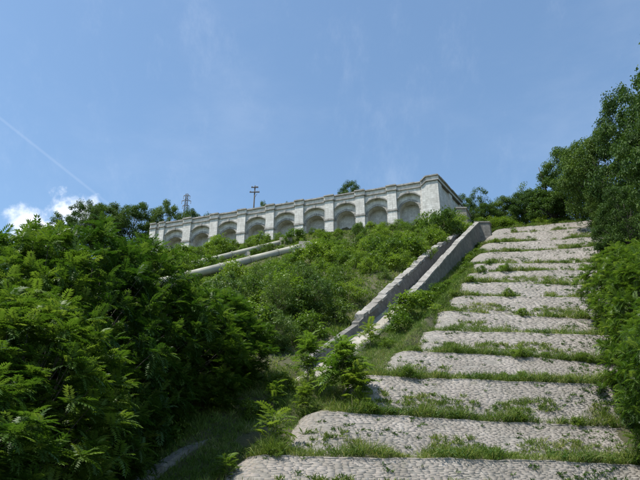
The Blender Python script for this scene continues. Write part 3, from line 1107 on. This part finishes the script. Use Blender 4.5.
def clump_leaves(centres, nleaf, spread, size, r, squash=0.75, upb=0.55, narrow=0.55):
    n = len(centres) * nleaf
    idx = np.repeat(np.arange(len(centres)), nleaf)
    o = r.normal(0, 1, (n, 3))
    o = unit(o) * (r.random(n)[:, None] ** 0.45)
    spr = spread * r.uniform(0.7, 1.35, len(centres))[idx]
    base = centres[idx] + o * spr[:, None] * np.array([1, 1, squash])
    nrm_ = unit(o * 0.6 + np.array([0, 0, upb]) + r.normal(0, 0.45, (n, 3)))
    d = unit(np.cross(nrm_, r.normal(0, 1, (n, 3))))
    side = np.cross(nrm_, d)
    L = size * r.uniform(0.65, 1.3, n)
    V, F = leaves(base, d, side, L, L * narrow, r.uniform(0.0, 0.35, n))
    tone = np.clip(r.normal(0.45, 0.17, n) + r.normal(0, 0.13, len(centres))[idx], 0, 1)
    return V, F, np.repeat(tone, 4)


def broadleaf(seed, Ht=12.0, Rd=4.2, nc=190, nl=170, spread=0.78, size=0.22, prof=None, trunk_top=0.8, r0=0.24, narrow=0.55, inner=0.4, lump=0.34, zmin=0.16):
    r = np.random.default_rng(seed)
    prof = prof or ([0.0, 0.14, 0.32, 0.55, 0.78, 0.92, 1.0], [0.2, 0.55, 0.92, 1.0, 0.80, 0.50, 0.15])
    tips = crown_tips(nc, Ht, Rd, prof, r, lump, inner, zmin)
    V, F, A = clump_leaves(tips, nl, spread, size, r, narrow=narrow)
    return mesh_np('crown', V, F, A), limbs(tips, Ht, Rd, trunk_top, r0, r, 70), Ht


def place(kind, mats, name, loc, height, label, cat, group=None, rz=None, wide=1.0, crown='crown', stem='trunk', sink=0.15):
    cr, tr, Ht = kind
    s = height / Ht
    root = empty(name, (loc[0], loc[1], float(H(loc[0], loc[1])) - sink), random.uniform(0, 6.28) if rz is None else rz)
    root.scale = (s * wide, s * wide, s)
    tag(root, label, cat, group)
    c = bpy.data.objects.new(crown, cr)
    t = bpy.data.objects.new(stem, tr)
    if not cr.materials:
        cr.materials.append(MAT[mats[0]])
    if not tr.materials:
        tr.materials.append(MAT[mats[1]])
    for o in (c, t):
        o.parent = root
        COL.objects.link(o)
    return root


# ------------------------------------------------------------------ big compound-leaved trees, left
AIL = [ailanthus(s) for s in (11, 12, 13)]
AM = ('ailanthus', 'bark')
G_L = 'compound-leaved trees massed at the left'
left = [
    (-13.1, 27.0, 14.4, 0, 'tallest compound-leaved tree of the left mass, its top below the small cloud'),
    (-11.6, 30.0, 14.2, 1, 'compound-leaved tree just right of the tallest one in the left mass'),
    (-15.5, 24.5, 13.0, 2, 'compound-leaved tree cut by the left edge of the photo, beneath the clouds'),
    (-10.4, 34.5, 12.4, 0, 'compound-leaved tree below the leftmost arches of the arcade'),
    (-8.4, 39.0, 8.2, 1, 'lower compound-leaved tree under the left ends of the penstock pipes'),
    (-7.0, 43.0, 7.0, 2, 'rightmost and smallest compound-leaved tree of the left mass, beside the chute'),
    (-10.2, 22.0, 10.3, 1, 'compound-leaved tree in front of the tallest one, reaching into dark shade'),
    (-11.6, 28.0, 9.8, 2, 'compound-leaved tree in the middle of the left mass, pale fronds at its top'),
    (-11.2, 19.0, 8.2, 0, 'nearest compound-leaved tree in the bottom left corner'),
    (-12.0, 33.0, 7.4, 1, 'low compound-leaved tree overhanging the kerb wall of the chute'),
    (-18.0, 33.0, 12.6, 2, 'compound-leaved tree behind the tallest one at the far left'),
]
for x, y, h, kx, lab in left:
    place(AIL[kx], AM, 'compound_leaf_tree', (x, y), h, lab, 'tree', G_L, None, 12.0 / h * (0.78 + 0.02 * h))

# ------------------------------------------------------------------ compound-leaved trees, right
right = [
    (21.0, 36.5, 13.6, 0, 'near compound-leaved tree on the right edge leaning over the lower terraces'),
    (24.2, 43.5, 14.0, 1, 'tall compound-leaved tree at the right edge behind the nearest one'),
    (26.6, 49.0, 13.0, 2, 'compound-leaved tree whose fronds hide the right ends of the middle terraces'),
    (18.2, 31.5, 6.0, 1, 'low compound-leaved tree in the bottom right corner'),
    (29.0, 57.0, 10.2, 0, 'compound-leaved tree beside the upper middle terraces on the right'),
]
for x, y, h, kx, lab in right:
    place(AIL[kx], AM, 'compound_leaf_tree', (x, y), h, lab, 'tree', 'compound-leaved trees right of the terraces', None, 12.0 / h * (0.72 + 0.02 * h))

# ------------------------------------------------------------------ saplings by the chute
def sapling(seed, Ht=3.4, n=11, per=9, size=0.85, Rd=0.75):
    r = np.random.default_rng(seed)
    h = np.sort(r.uniform(0.42, 1.0, n)); h[-1] = 1.0
    az = np.arange(n) * 2.4 + r.uniform(0, 0.8, n)
    rad = Rd * (1.05 - h) * 1.5 * r.uniform(0.5, 1.2, n)
    tips = np.stack([rad * np.cos(az), rad * np.sin(az), h * Ht], 1)
    ax = unit(np.stack([tips[:, 0], tips[:, 1], np.full(n, 0.9)], 1) + r.normal(0, 0.1, (n, 3)))
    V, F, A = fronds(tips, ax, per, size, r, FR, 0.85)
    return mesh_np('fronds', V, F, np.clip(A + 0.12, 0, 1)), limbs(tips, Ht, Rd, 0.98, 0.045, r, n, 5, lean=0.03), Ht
SAP = [sapling(21), sapling(22, 3.4, 15, 9, 0.9, 1.1), sapling(23, 1.6, 3, 9, 0.8, 0.3)]
SM = ('sapling', 'stem')
for x, y, h, kx, lab in [
    (1.5, 41.2, 4.6, 1, 'tallest feathery sapling, standing beside the pale channel floor of the chute'),
    (2.3, 40.3, 3.5, 0, 'feathery sapling close against the right side of the tallest sapling'),
    (-0.8, 43.0, 3.6, 0, 'pale green feathery sapling just left of the tallest sapling'),
    (-2.9, 40.4, 1.5, 2, 'small palm-like sapling at the edge of the dark trees'),
    (-0.9, 39.2, 2.1, 0, 'short bright sapling in the grass below the pale one'),
    (-2.5, 35.6, 2.3, 2, 'thin lanky sapling on the grass strip above the lowest terrace end'),
    (-4.6, 33.2, 1.3, 2, 'small feathery seedling beside the kerb wall at the bottom'),
    (4.2, 51.5, 2.0, 2, 'feathery seedling leaning over the kerb below the channel floor'),
]:
    place(SAP[kx], SM, 'feathery_sapling', (x, y), h, lab, 'sapling', 'feathery saplings by the chute', None, 1.0, 'fronds', 'stem', 0.05)

# ------------------------------------------------------------------ broadleaf trees
BRO = [broadleaf(31), broadleaf(32, Rd=4.6, nc=210), broadleaf(33, Rd=3.6, nc=165, lump=0.42)]
AIRY = [broadleaf(41, Rd=2.6, nc=60, nl=60, spread=0.65, size=0.26, lump=0.5, inner=0.25, r0=0.16, trunk_top=0.92, zmin=0.25),
        broadleaf(42, Rd=3.0, nc=75, nl=60, spread=0.7, size=0.26, lump=0.5, inner=0.25, r0=0.16, trunk_top=0.92, zmin=0.3)]
CONI = [broadleaf(51, Rd=3.0, nc=150, nl=90, spread=0.6, size=0.26, prof=([0, 0.1, 0.3, 0.6, 0.85, 1.0], [0.5, 0.95, 1.0, 0.66, 0.30, 0.06]), trunk_top=0.95, lump=0.3)]
FD = ('fardark', 'bark')
BM = ('broad', 'bark')
for x, y, h, kd, w, lab in [
    (-86.0, 168, 17.6, BRO[0], 1.2, 'distant dark tree at the far left under the larger cloud'),
    (-70.5, 152, 17.2, CONI[0], 1.0, 'distant pointed dark tree beside the small white cloud'),
    (-62.0, 150, 18.0, BRO[1], 0.9, 'distant round tree right of the pointed dark one'),
    (-55.5, 148, 17.4, BRO[2], 1.0, 'distant broad tree left of the arcade end, darker than its neighbour'),
    (-48.6, 149, 17.6, BRO[0], 1.0, 'distant light green tree rising above the left end of the arcade'),
    (-40.8, 150, 17.9, BRO[1], 0.85, 'distant bushy tree behind the first arch, below the lattice pylon'),
    (-34.5, 150, 16.2, BRO[2], 0.8, 'distant dark rounded tree behind the second arch'),
    (-29.6, 150, 15.2, AIRY[0], 0.7, 'distant thin tree at the right end of the trees behind the arcade'),
    (-78.0, 160, 16.0, BRO[2], 1.2, 'distant low tree between the pointed tree and the left edge'),
    (7.1, 131, 13.0, BRO[1], 0.78, 'lone dark round tree peeking over the middle of the arcade'),
    (-14.2, 139, 12.3, BRO[2], 0.42, 'small dark treetop behind the arcade at the foot of the utility pole'),
    (-7.8, 137, 11.4, BRO[0], 0.40, 'tiny treetop behind the arcade right of the utility pole'),
]:
    place(kd, FD, 'broadleaf_tree', (x, y), h, lab, 'tree', 'trees behind the arcade', None, w * (12 / h) ** 0.15)
for x, y, h, kd, w, lab in [
    (32.0, 125, 12.0, BRO[1], 0.75, 'dark bushy tree right behind the splayed end wall of the arcade'),
    (35.8, 125, 15.2, AIRY[0], 0.85, 'thin airy tree above the chute head with sky showing through'),
    (39.5, 121, 10.5, BRO[2], 1.1, 'low rounded tree behind the top terraces left of the airy tall one'),
    (46.0, 126, 16.4, AIRY[1], 0.9, 'taller airy tree behind the middle of the top terrace'),
    (44.0, 120, 11.5, BRO[0], 1.0, 'dense bushy tree below the taller airy one at the spillway top'),
    (49.5, 121, 11.5, BRO[1], 1.0, 'light green bushy tree at the spillway top left of the dark tall trees'),
    (35.5, 119, 8.0, BRO[2], 1.1, 'low bush-like tree just behind the chute end post'),
]:
    place(kd, FD, 'broadleaf_tree', (x, y), h, lab, 'tree', 'trees behind the top of the terraces', None, w * (12 / h) ** 0.3)
for x, y, h, kd, w, lab in [
    (47.0, 114, 14.5, CONI[0], 1.25, 'dark conical tree right of the top terrace, lowest of the right hand trees'),
    (51.0, 112, 18.5, BRO[2], 1.1, 'dark tree with ragged crown stepping up from the conical one'),
    (50.0, 98, 22.0, BRO[0], 0.95, 'large tree with sunlit left flank midway up the right edge'),
    (51.5, 88, 27.0, BRO[1], 0.85, 'tall dense tree at the right edge, second highest there'),
    (46.0, 66, 32.3, BRO[2], 0.85, 'tallest tree, cut by the right edge of the photo near the top'),
    (42.0, 78, 12.5, BRO[1], 0.85, 'rounded tree overhanging the right ends of the upper terraces'),
    (43.5, 69, 20.0, BRO[0], 0.8, 'dense dark tree at the right edge above the compound-leaved ones'),
    (48.0, 94, 11.5, BRO[0], 0.85, 'rounded tree beside the top terraces under the large sunlit one'),
]:
    place(kd, BM, 'broadleaf_tree', (x, y), h, lab, 'tree', 'broadleaf trees right of the terraces', None, w * (12 / h) ** 0.25)

# ------------------------------------------------------------------ shrubs
def shrub(seed, Ht=2.4, Rd=1.5, nc=42, nl=62, spread=0.42, size=0.19, narrow=0.5):
    r = np.random.default_rng(seed)
    prof = ([0, 0.15, 0.4, 0.7, 0.9, 1.0], [0.75, 1.0, 1.0, 0.78, 0.5, 0.2])
    tips = crown_tips(nc, Ht * 0.92, Rd * 0.85, prof, r, 0.35, 0.35, 0.06)
    V, F, A = clump_leaves(tips, nl, spread, size, r, 0.8, 0.85, narrow)
    return mesh_np('foliage', V, F, A), limbs(tips, Ht, Rd, 0.6, 0.04, r, 18, 5), Ht
SHR = [shrub(61), shrub(62, nc=34), shrub(63, Rd=1.2, nc=36), shrub(64, Rd=1.8, nc=50, narrow=0.35)]
SHO = [shrub(66, narrow=0.3, size=0.22), shrub(67, Rd=1.2, nc=36, narrow=0.32)]


LATER = {}
ZONES = {'thicket': 'in the thicket left of the chute', 'foot': 'along the foot of the arcade', 'below': 'below the right end of the arcade',
         'pipes': 'around the penstock pipes', 'border': 'on the right border of the terraces', 'shade': 'in shade under the left trees', 'top': 'along the top terrace', 'strip': 'on the grass strip beside the right chute wall'}
ORD = ['first', 'second', 'third', 'fourth', 'fifth', 'sixth', 'seventh', 'eighth', 'ninth', 'tenth', 'eleventh', 'twelfth', 'thirteenth', 'fourteenth', 'fifteenth', 'sixteenth', 'seventeenth', 'eighteenth', 'nineteenth', 'twentieth']


def nth(i, n):
    """i-th of n counted from the nearer end"""
    if i <= n - 1 - i:
        return (ORD[i] + ' from left') if i else 'leftmost'
    j = n - 1 - i
    return (ORD[j] + ' from right') if j else 'rightmost'


def name_shrubs():
    """rows by height in view, then counted along the row, so that each label points to one shrub"""
    for zone, items in LATER.items():
        items.sort(key=lambda t: -t[1])
        nrow = max(1, min(9, int(round(len(items) / 20.0))))
        for k in range(nrow):
            row = sorted(items[k * len(items) // nrow:(k + 1) * len(items) // nrow], key=lambda t: t[0])
            where = '' if nrow == 1 else (' in the top row' if k == 0 else ' in the bottom row' if k == nrow - 1 else ' in the %s row down' % ORD[k])
            for i, (u, v, h, o) in enumerate(row):
                size = 'tall' if h > 3.2 else 'low' if h < 1.7 else 'leafy'
                o['label'] = '%s shrub %s, %s%s' % (size, ZONES[zone], nth(i, len(row)), where)


def shrub_at(kd, mats, x, y, h, label, group, wide=1.0, name='shrub'):
    o = place(kd, mats, name, (x, y), h, label, 'shrub', group, None, wide, 'foliage', 'stem', 0.12)
    if label in ZONES:
        z = o.location.z - EYE
        dep = y * math.cos(R(26)) + z * math.sin(R(26))
        LATER.setdefault(label, []).append((x / dep, z / y, h, o))
    return o


def arcade_y(x):
    return AY0 + (x - AX0) * TY / TX


def seg_dist(x, y, a, d, lo, hi):
    t = ((x - a[0]) * d[0] + (y - a[1]) * d[1]) / (d[0] ** 2 + d[1] ** 2)
    t = min(max(t, lo), hi)
    return math.hypot(x - a[0] - d[0] * t, y - a[1] - d[1] * t), t


SH = ('shrub', 'stem')
OL = ('olive', 'stem')
# a wide belt of shrubs from the middle trees up to the arcade
rs = random.Random(5)
pts = []
tries = 0
while len(pts) < 265 and tries < 20000:
    tries += 1
    y = rs.uniform(50, 124)
    x = rs.uniform(-48, xl(y) - 5.9)
    if y > arcade_y(x) - 2.2 or y > 112.5 and x > 22:
        continue
    if x < -14 and y < 80 or (y < 68 and x > xl(y) - 7.4):
        continue
    d1, t1 = seg_dist(x, y, pa, dA, -0.7, 0.95)
    d2, t2 = seg_dist(x, y, pb, dA, -0.6, 0.75)
    nearpipe = min(d1, d2) < 2.2 or (min(d1, d2) < 5.5 and ((x + y * 0.0) and y < pa.y + (x - pa.x) * 0.663 and d1 < 5.5 and t1 < 0.9))
    if nearpipe:
        continue
    dens = 0.55 + 0.5 * float(vnoise(x, y, 9, 21))
    if rs.random() > dens:
        continue
    if any((x - p[0]) ** 2 + (y - p[1]) ** 2 < (1.3 + 0.010 * y) ** 2 for p in pts):
        continue
    pts.append((x, y))
for i, (x, y) in enumerate(pts):
    big = 0.5 + 0.5 * float(vnoise(x, y, 14, 22))
    h = (1.3 + 1.9 * big) * rs.uniform(0.8, 1.25) * (1.5 if rs.random() < 0.25 else 1.0)
    if arcade_y(x) - y < 9 and x < 11:
        h = min(h, 1.9)
    if x > 11 and y > 97:
        h = max(h, 2.0) * 1.35 if x > 19 else min(h, 2.0)
    d1, t1 = seg_dist(x, y, pa, dA, -0.7, 1.0)
    if d1 < 12 and t1 < 0.95 and y < pa.y + (x - pa.x) * 0.663:
        h = min(h, 0.7 + d1 * 0.14)
    if y < 70:
        lab, g = 'thicket', 'shrubs between left trees and chute'
    elif arcade_y(x) - y < 9:
        lab, g = 'foot', 'shrubs at the foot of the arcade'
    elif x > 8:
        lab, g = 'below', 'shrubs below the right end of the arcade'
    else:
        lab, g = 'pipes', 'shrubs around the penstock pipes'
    use_ol = rs.random() < (0.45 if y < 72 else 0.2)
    shrub_at(rs.choice(SHO if use_ol else SHR), OL if use_ol else SH, x, y, h, lab, g, rs.uniform(0.85, 1.25))
# taller mixed small trees in the middle distance
MID = [broadleaf(71, Ht=6, Rd=2.6, nc=100, nl=80, spread=0.5, size=0.24, r0=0.1, zmin=0.05, narrow=0.35), broadleaf(72, Ht=6, Rd=2.2, nc=85, nl=80, spread=0.5, size=0.22, r0=0.1, zmin=0.05, narrow=0.3)]
for x, y, h, kx, lab in [
    (-9.6, 60.5, 6.0, 0, 'small olive green tree below the left part of the penstock pipes'),
    (-6.0, 63.0, 5.6, 1, 'small olive green tree under the middle of the thicker pipe'),
    (-2.4, 65.0, 5.4, 0, 'small bushy tree in the thicket under the right end of the pipes'),
    (-4.0, 56.5, 5.2, 1, 'small drooping tree in front of the thicket, left of the chute'),
    (-0.6, 59.0, 4.8, 0, 'small rounded tree closest to the step in the chute wall'),
    (-7.8, 52.0, 5.5, 1, 'small olive tree directly behind the left tree mass'),
    (-3.6, 50.6, 4.0, 0, 'low spreading tree beside the lower chute wall'),
]:
    place(MID[kx], OL, 'small_tree', (x, y), h, lab, 'tree', 'small trees in the middle thicket', None, 1.0)
# bushes on the strip between chute and steps
for x, y, h, kx, w, lab in [
    (8.8, 58.6, 3.0, 0, 1.25, 'light green bush filling the strip between the chute wall end and the terraces'),
    (10.6, 62.0, 2.4, 1, 1.2, 'bright bush at the foot of the right chute wall'),
    (7.2, 55.0, 2.2, 2, 1.1, 'bush below the lower end of the right chute wall'),
    (13.4, 67.0, 1.9, 0, 1.2, 'low bush against the dark face of the right chute wall'),
    (16.0, 71.5, 1.5, 3, 1.2, 'low bush halfway up the strip beside the right chute wall'),
    (20.0, 80.0, 1.9, 1, 1.0, 'bush standing in front of the upper face of the right chute wall'),
    (5.6, 51.0, 1.1, 3, 1.1, 'small bush on the kerb where the channel floor shows'),
    (1.9, 38.9, 1.25, 2, 1.3, 'round dark bush at the tip of the lower terrace'),
    (26.0, 93.0, 1.6, 0, 1.0, 'small bush high on the strip near the chute end post'),
    (11.6, 64.3, 1.4, 3, 1.3, 'spreading bush left of the middle terrace ends'),
    (-4.2, 39.5, 1.3, 1, 1.2, 'dark bush in the gap of the kerb wall below the left trees'),
    (-2.6, 43.2, 1.6, 0, 1.2, 'bush under the edge of the dark trees behind the pale sapling'),
    (-0.9, 45.6, 1.2, 3, 1.2, 'bush in the old channel just below its bare pale floor'),
]:
    shrub_at(SHR[kx], SH, x, y, h, lab, 'bushes between chute and terraces', w)
rs = random.Random(23)
for i in range(16):
    y = 60 + i * 2.8 + rs.uniform(-0.8, 0.8)
    x = float(xl(y)) + rs.uniform(-1.0, max(0.2, float(np.interp(y, QL_Y, QL_V)) - 0.6))
    shrub_at(rs.choice(SHR), SH, x, y, rs.uniform(0.7, 1.5), 'strip', 'bushes between chute and terraces', rs.uniform(1.0, 1.5))
for x, y, h, kx, lab in [
    (-1.6, 103.4, 1.5, 1, 'bush growing over the upper end of the thicker penstock pipe'),
    (0.6, 106.0, 2.0, 0, 'bush just uphill of the end of the thicker penstock pipe'),
    (-6.6, 110.2, 1.5, 2, 'bush growing over the upper end of the thinner penstock pipe'),
]:
    shrub_at(SHR[kx], SH, x, y, h, lab, 'bushes at the pipe ends', 1.2)
# right hand undergrowth along the border of the terraces
rs = random.Random(9)
for i in range(34):
    y = 31 + 78 * (i / 33.0) ** 1.15
    x = float(xs_right(y)) + rs.uniform(0.2, 3.4)
    shrub_at(rs.choice(SHR), SH, x, y, rs.uniform(1.5, 2.6) * (1 + 0.006 * y), 'border', 'shrubs along the right border of the terraces', rs.uniform(0.9, 1.3))
# shaded undergrowth below the left trees
for i in range(46):
    y = rs.uniform(20, 44)
    x = xl(y) - 6.6 - rs.uniform(0, 1) ** 1.3 * 9.0
    shrub_at(rs.choice(SHR), SH, x, y, rs.uniform(1.2, 2.4), 'shade', 'undergrowth below the left trees', rs.uniform(0.9, 1.3))
# along the top of the terraces
for i in range(16):
    x = 33 + i * 1.35 + rs.uniform(-0.4, 0.4)
    y = 113.4 + rs.uniform(0, 3.5) - 0.2 * (x - 34)
    shrub_at(rs.choice(SHR), SH, x, y, rs.uniform(1.5, 3.0), 'top', 'shrubs along the top terrace', rs.uniform(0.9, 1.3))


# bushes rooted on the ledges themselves
LEDGE = []
cand = tread_pts[(tread_pts[:, 4] > 0.10) & (tread_pts[:, 4] < 0.97)]
rs = random.Random(17)
hits = 0
while len(LEDGE) < 120 and hits < 12000:
    hits += 1
    q = cand[rs.randrange(len(cand))]
    if q[3] + (0.45 if q[5] < 50 and q[4] < 0.55 else 0.0) < rs.uniform(-0.1, 0.6):
        continue
    if any((q[0] - p[0]) ** 2 + (q[1] - p[1]) ** 2 < 1.6 for p in LEDGE):
        continue
    LEDGE.append(q)
rows = sorted({float(q[5]) for q in LEDGE})
for r_ in rows:
    row = sorted([q for q in LEDGE if q[5] == r_], key=lambda q: q[0])
    kn = EY.index(r_)
    for i, q in enumerate(row):
        h = rs.uniform(0.5, 1.05) * (1.0 if r_ < 60 else 1.2) * (1.35 if r_ < 50 and q[4] < 0.5 else 1.0)
        lab = 'small bush on the %s terrace ledge from the top, %s' % (ORD[len(EY) - 1 - kn], nth(i, len(row)) if len(row) > 1 else 'the only one there')
        o = shrub_at(rs.choice(SHR), SH, float(q[0]), float(q[1]), h, lab, 'small bushes on the terrace ledges', rs.uniform(0.9, 1.3), 'small_bush')
        o.location.z = float(q[2]) - 0.12
name_shrubs()


# ------------------------------------------------------------------ grass and weeds (nobody could count them)
def tuft_mesh(name, pts, per, hmin, hmax, wid, r, hs=None, lean=0.5, dry=0.0):
    n = len(pts) * per
    idx = np.repeat(np.arange(len(pts)), per)
    base = pts[idx, :3] + np.stack([r.normal(0, 0.07, n), r.normal(0, 0.07, n), np.full(n, -0.03)], 1)
    d = unit(np.stack([r.normal(0, lean, n), r.normal(0, lean, n), np.ones(n)], 1))
    side = unit(np.cross(d, unit(r.normal(0, 1, (n, 3)))))
    L = r.uniform(hmin, hmax, n) * (hs[idx] if hs is not None else 1)
    V, F = leaves(base, d, side, L, np.clip(wid * r.uniform(0.7, 1.3, n), 0, 1), r.uniform(0.05, 0.45, n))
    tone = np.clip(r.normal(0.45, 0.18, n) + r.normal(0, 0.12, len(pts))[idx] + dry + 0.30 * vnoise(pts[:, 0], pts[:, 1], 1.5, 41)[idx], 0, 1)
    return mesh_np(name, V, F, np.repeat(tone, 4))


tp = tread_pts
yk = tp[:, 5]
rightness = tp[:, 4]                 # 0 right .. 1 left along the path
lush = tp[:, 3] + np.interp(yk, [30, 45, 60, 111], [0.62, 0.55, 0.12, 0.12]) + (0.5 - rightness) * np.interp(yk, [30, 50, 70], [0.9, 0.8, 0.15])
sel = lush + 0.35 * vnoise(tp[:, 0], tp[:, 1], 0.7, 43) > -0.10
gp = tp[sel]
gh = np.clip(0.75 + 1.1 * lush[sel], 0.45, 1.75) * np.interp(gp[:, 5], [30, 50, 111], [0.95, 1.0, 1.15])
near = gp[:, 5] < 56
o = link('grass', tuft_mesh('grass', gp[near], 7, 0.2, 1.05, 0.032, RNG, gh[near], 0.55, 0.08), MAT['grass'])
tag(o, 'tall grass growing along the ledges of the lower terraces', 'grass', kind='stuff')
o = link('grass', tuft_mesh('grass', gp[~near], 7, 0.2, 1.05, 0.055, RNG, gh[~near], 0.55, 0.08), MAT['grass'])
tag(o, 'sparse grass growing along the ledges of the upper terraces', 'grass', kind='stuff')
# weeds rooted in the joints of the faces
drift = face_pts[(face_pts[:, 5] > 0.58) & (vnoise(face_pts[:, 0], face_pts[:, 4] * 1.7, 3.0, 14) + 0.8 * (face_pts[:, 5] - 0.9) > np.interp(face_pts[:, 4], [30, 50, 111], [-0.30, -0.15, 0.0]))]
drift = np.concatenate([drift + np.array([dx, dy, 0, 0, 0, 0]) for dx, dy in ((0, 0), (0.17, -0.05), (-0.15, -0.08), (0.05, -0.12))])
o = link('grass', tuft_mesh('grass', drift, 6, 0.18, 0.60, 0.045, RNG, None, 0.6, 0.05), MAT['grass'])
tag(o, 'grass on the soil drifted against the feet of the terrace faces', 'grass', kind='stuff')
fp = face_pts[(face_pts[:, 3] > 0.55) | (RNG.random(len(face_pts)) < 0.035)]
o = link('weeds', tuft_mesh('weeds', fp, 22, 0.10, 0.36, 0.05, RNG, None, 0.9, 0.05), MAT['weed'])
tag(o, 'small weeds rooted in the joints of the terrace masonry', 'weeds', kind='stuff')
# leafy weeds in clumps on the lusher ledges
wp = tp[(lush > 0.12) & (RNG.random(len(tp)) < 0.16)]
V, F, A = clump_leaves(wp[:, :3] + np.array([0, 0, 0.25]), 30, 0.36, 0.14, RNG, 0.8, 0.6, 0.5)
o = link('leafy_weeds', mesh_np('leafy_weeds', V, F, A), MAT['weed'])
tag(o, 'leafy weeds crowding the lush parts of the terrace ledges', 'weeds', kind='stuff')


def zone_points(n, y0, y1, q0, q1, r):
    y = r.uniform(y0, y1, n)
    x = xl(y) + r.uniform(q0, q1, n)
    return np.stack([x, y, H(x, y)], 1)


zp = np.concatenate([zone_points(12000, 26, 62, -2.0, 4.0, RNG), zone_points(7500, 26, 47, -9.0, -1.8, RNG)])
zp = zp[zp[:, 0] < xs_left(zp[:, 1]) + 1.5]
zp = zp[vnoise(zp[:, 0], zp[:, 1], 1.6, 31) > -0.55]
o = link('grass', tuft_mesh('grass', zp, 6, 0.22, 0.60, 0.03, RNG, None, 0.5, 0.08), MAT['grass'])
tag(o, 'tall grass on the strip between the kerb wall and the lower terraces', 'grass', kind='stuff')
zp = zone_points(9500, 60, 112, -1.6, 3.8, RNG)
zp = zp[zp[:, 0] < xs_left(zp[:, 1]) + 1.6]
o = link('grass', tuft_mesh('grass', zp, 6, 0.3, 0.75, 0.055, RNG, None, 0.5), MAT['grass'])
tag(o, 'rough grass on the strip beside the right chute wall', 'grass', kind='stuff')
# hillside herb layer
n = 40000
y = RNG.uniform(44, 126, n)
x = RNG.uniform(-50, 34, n)
ok = (x < xl(y) - 5.4) & (y < arcade_y(x) - 0.8) & ~((x < -16) & (y < 78))
x, y = x[ok], y[ok]
hp = np.stack([x, y, H(x, y)], 1)
o = link('herb_layer', tuft_mesh('herb_layer', hp, 7, 0.30, 0.85, 0.085, RNG, 0.8 + 0.5 * vnoise(x, y, 6, 33), 0.6), MAT['grass'])
tag(o, 'rough grass and herbs covering the slope below the arcade', 'grass', kind='stuff')
# weeds in the chute channel
zp = zone_points(420, 46, 108, -4.4, -2.5, RNG)
zp = zp[vnoise(zp[:, 0], zp[:, 1], 2.2, 35) > 0.1]
zp[:, 2] = [floor_z(q) for q in zp[:, 1]]
o = link('weeds', tuft_mesh('weeds', zp, 8, 0.15, 0.5, 0.05, RNG, None, 0.7), MAT['weed'])
tag(o, 'weeds sprouting from the channel floor of the chute', 'weeds', kind='stuff')
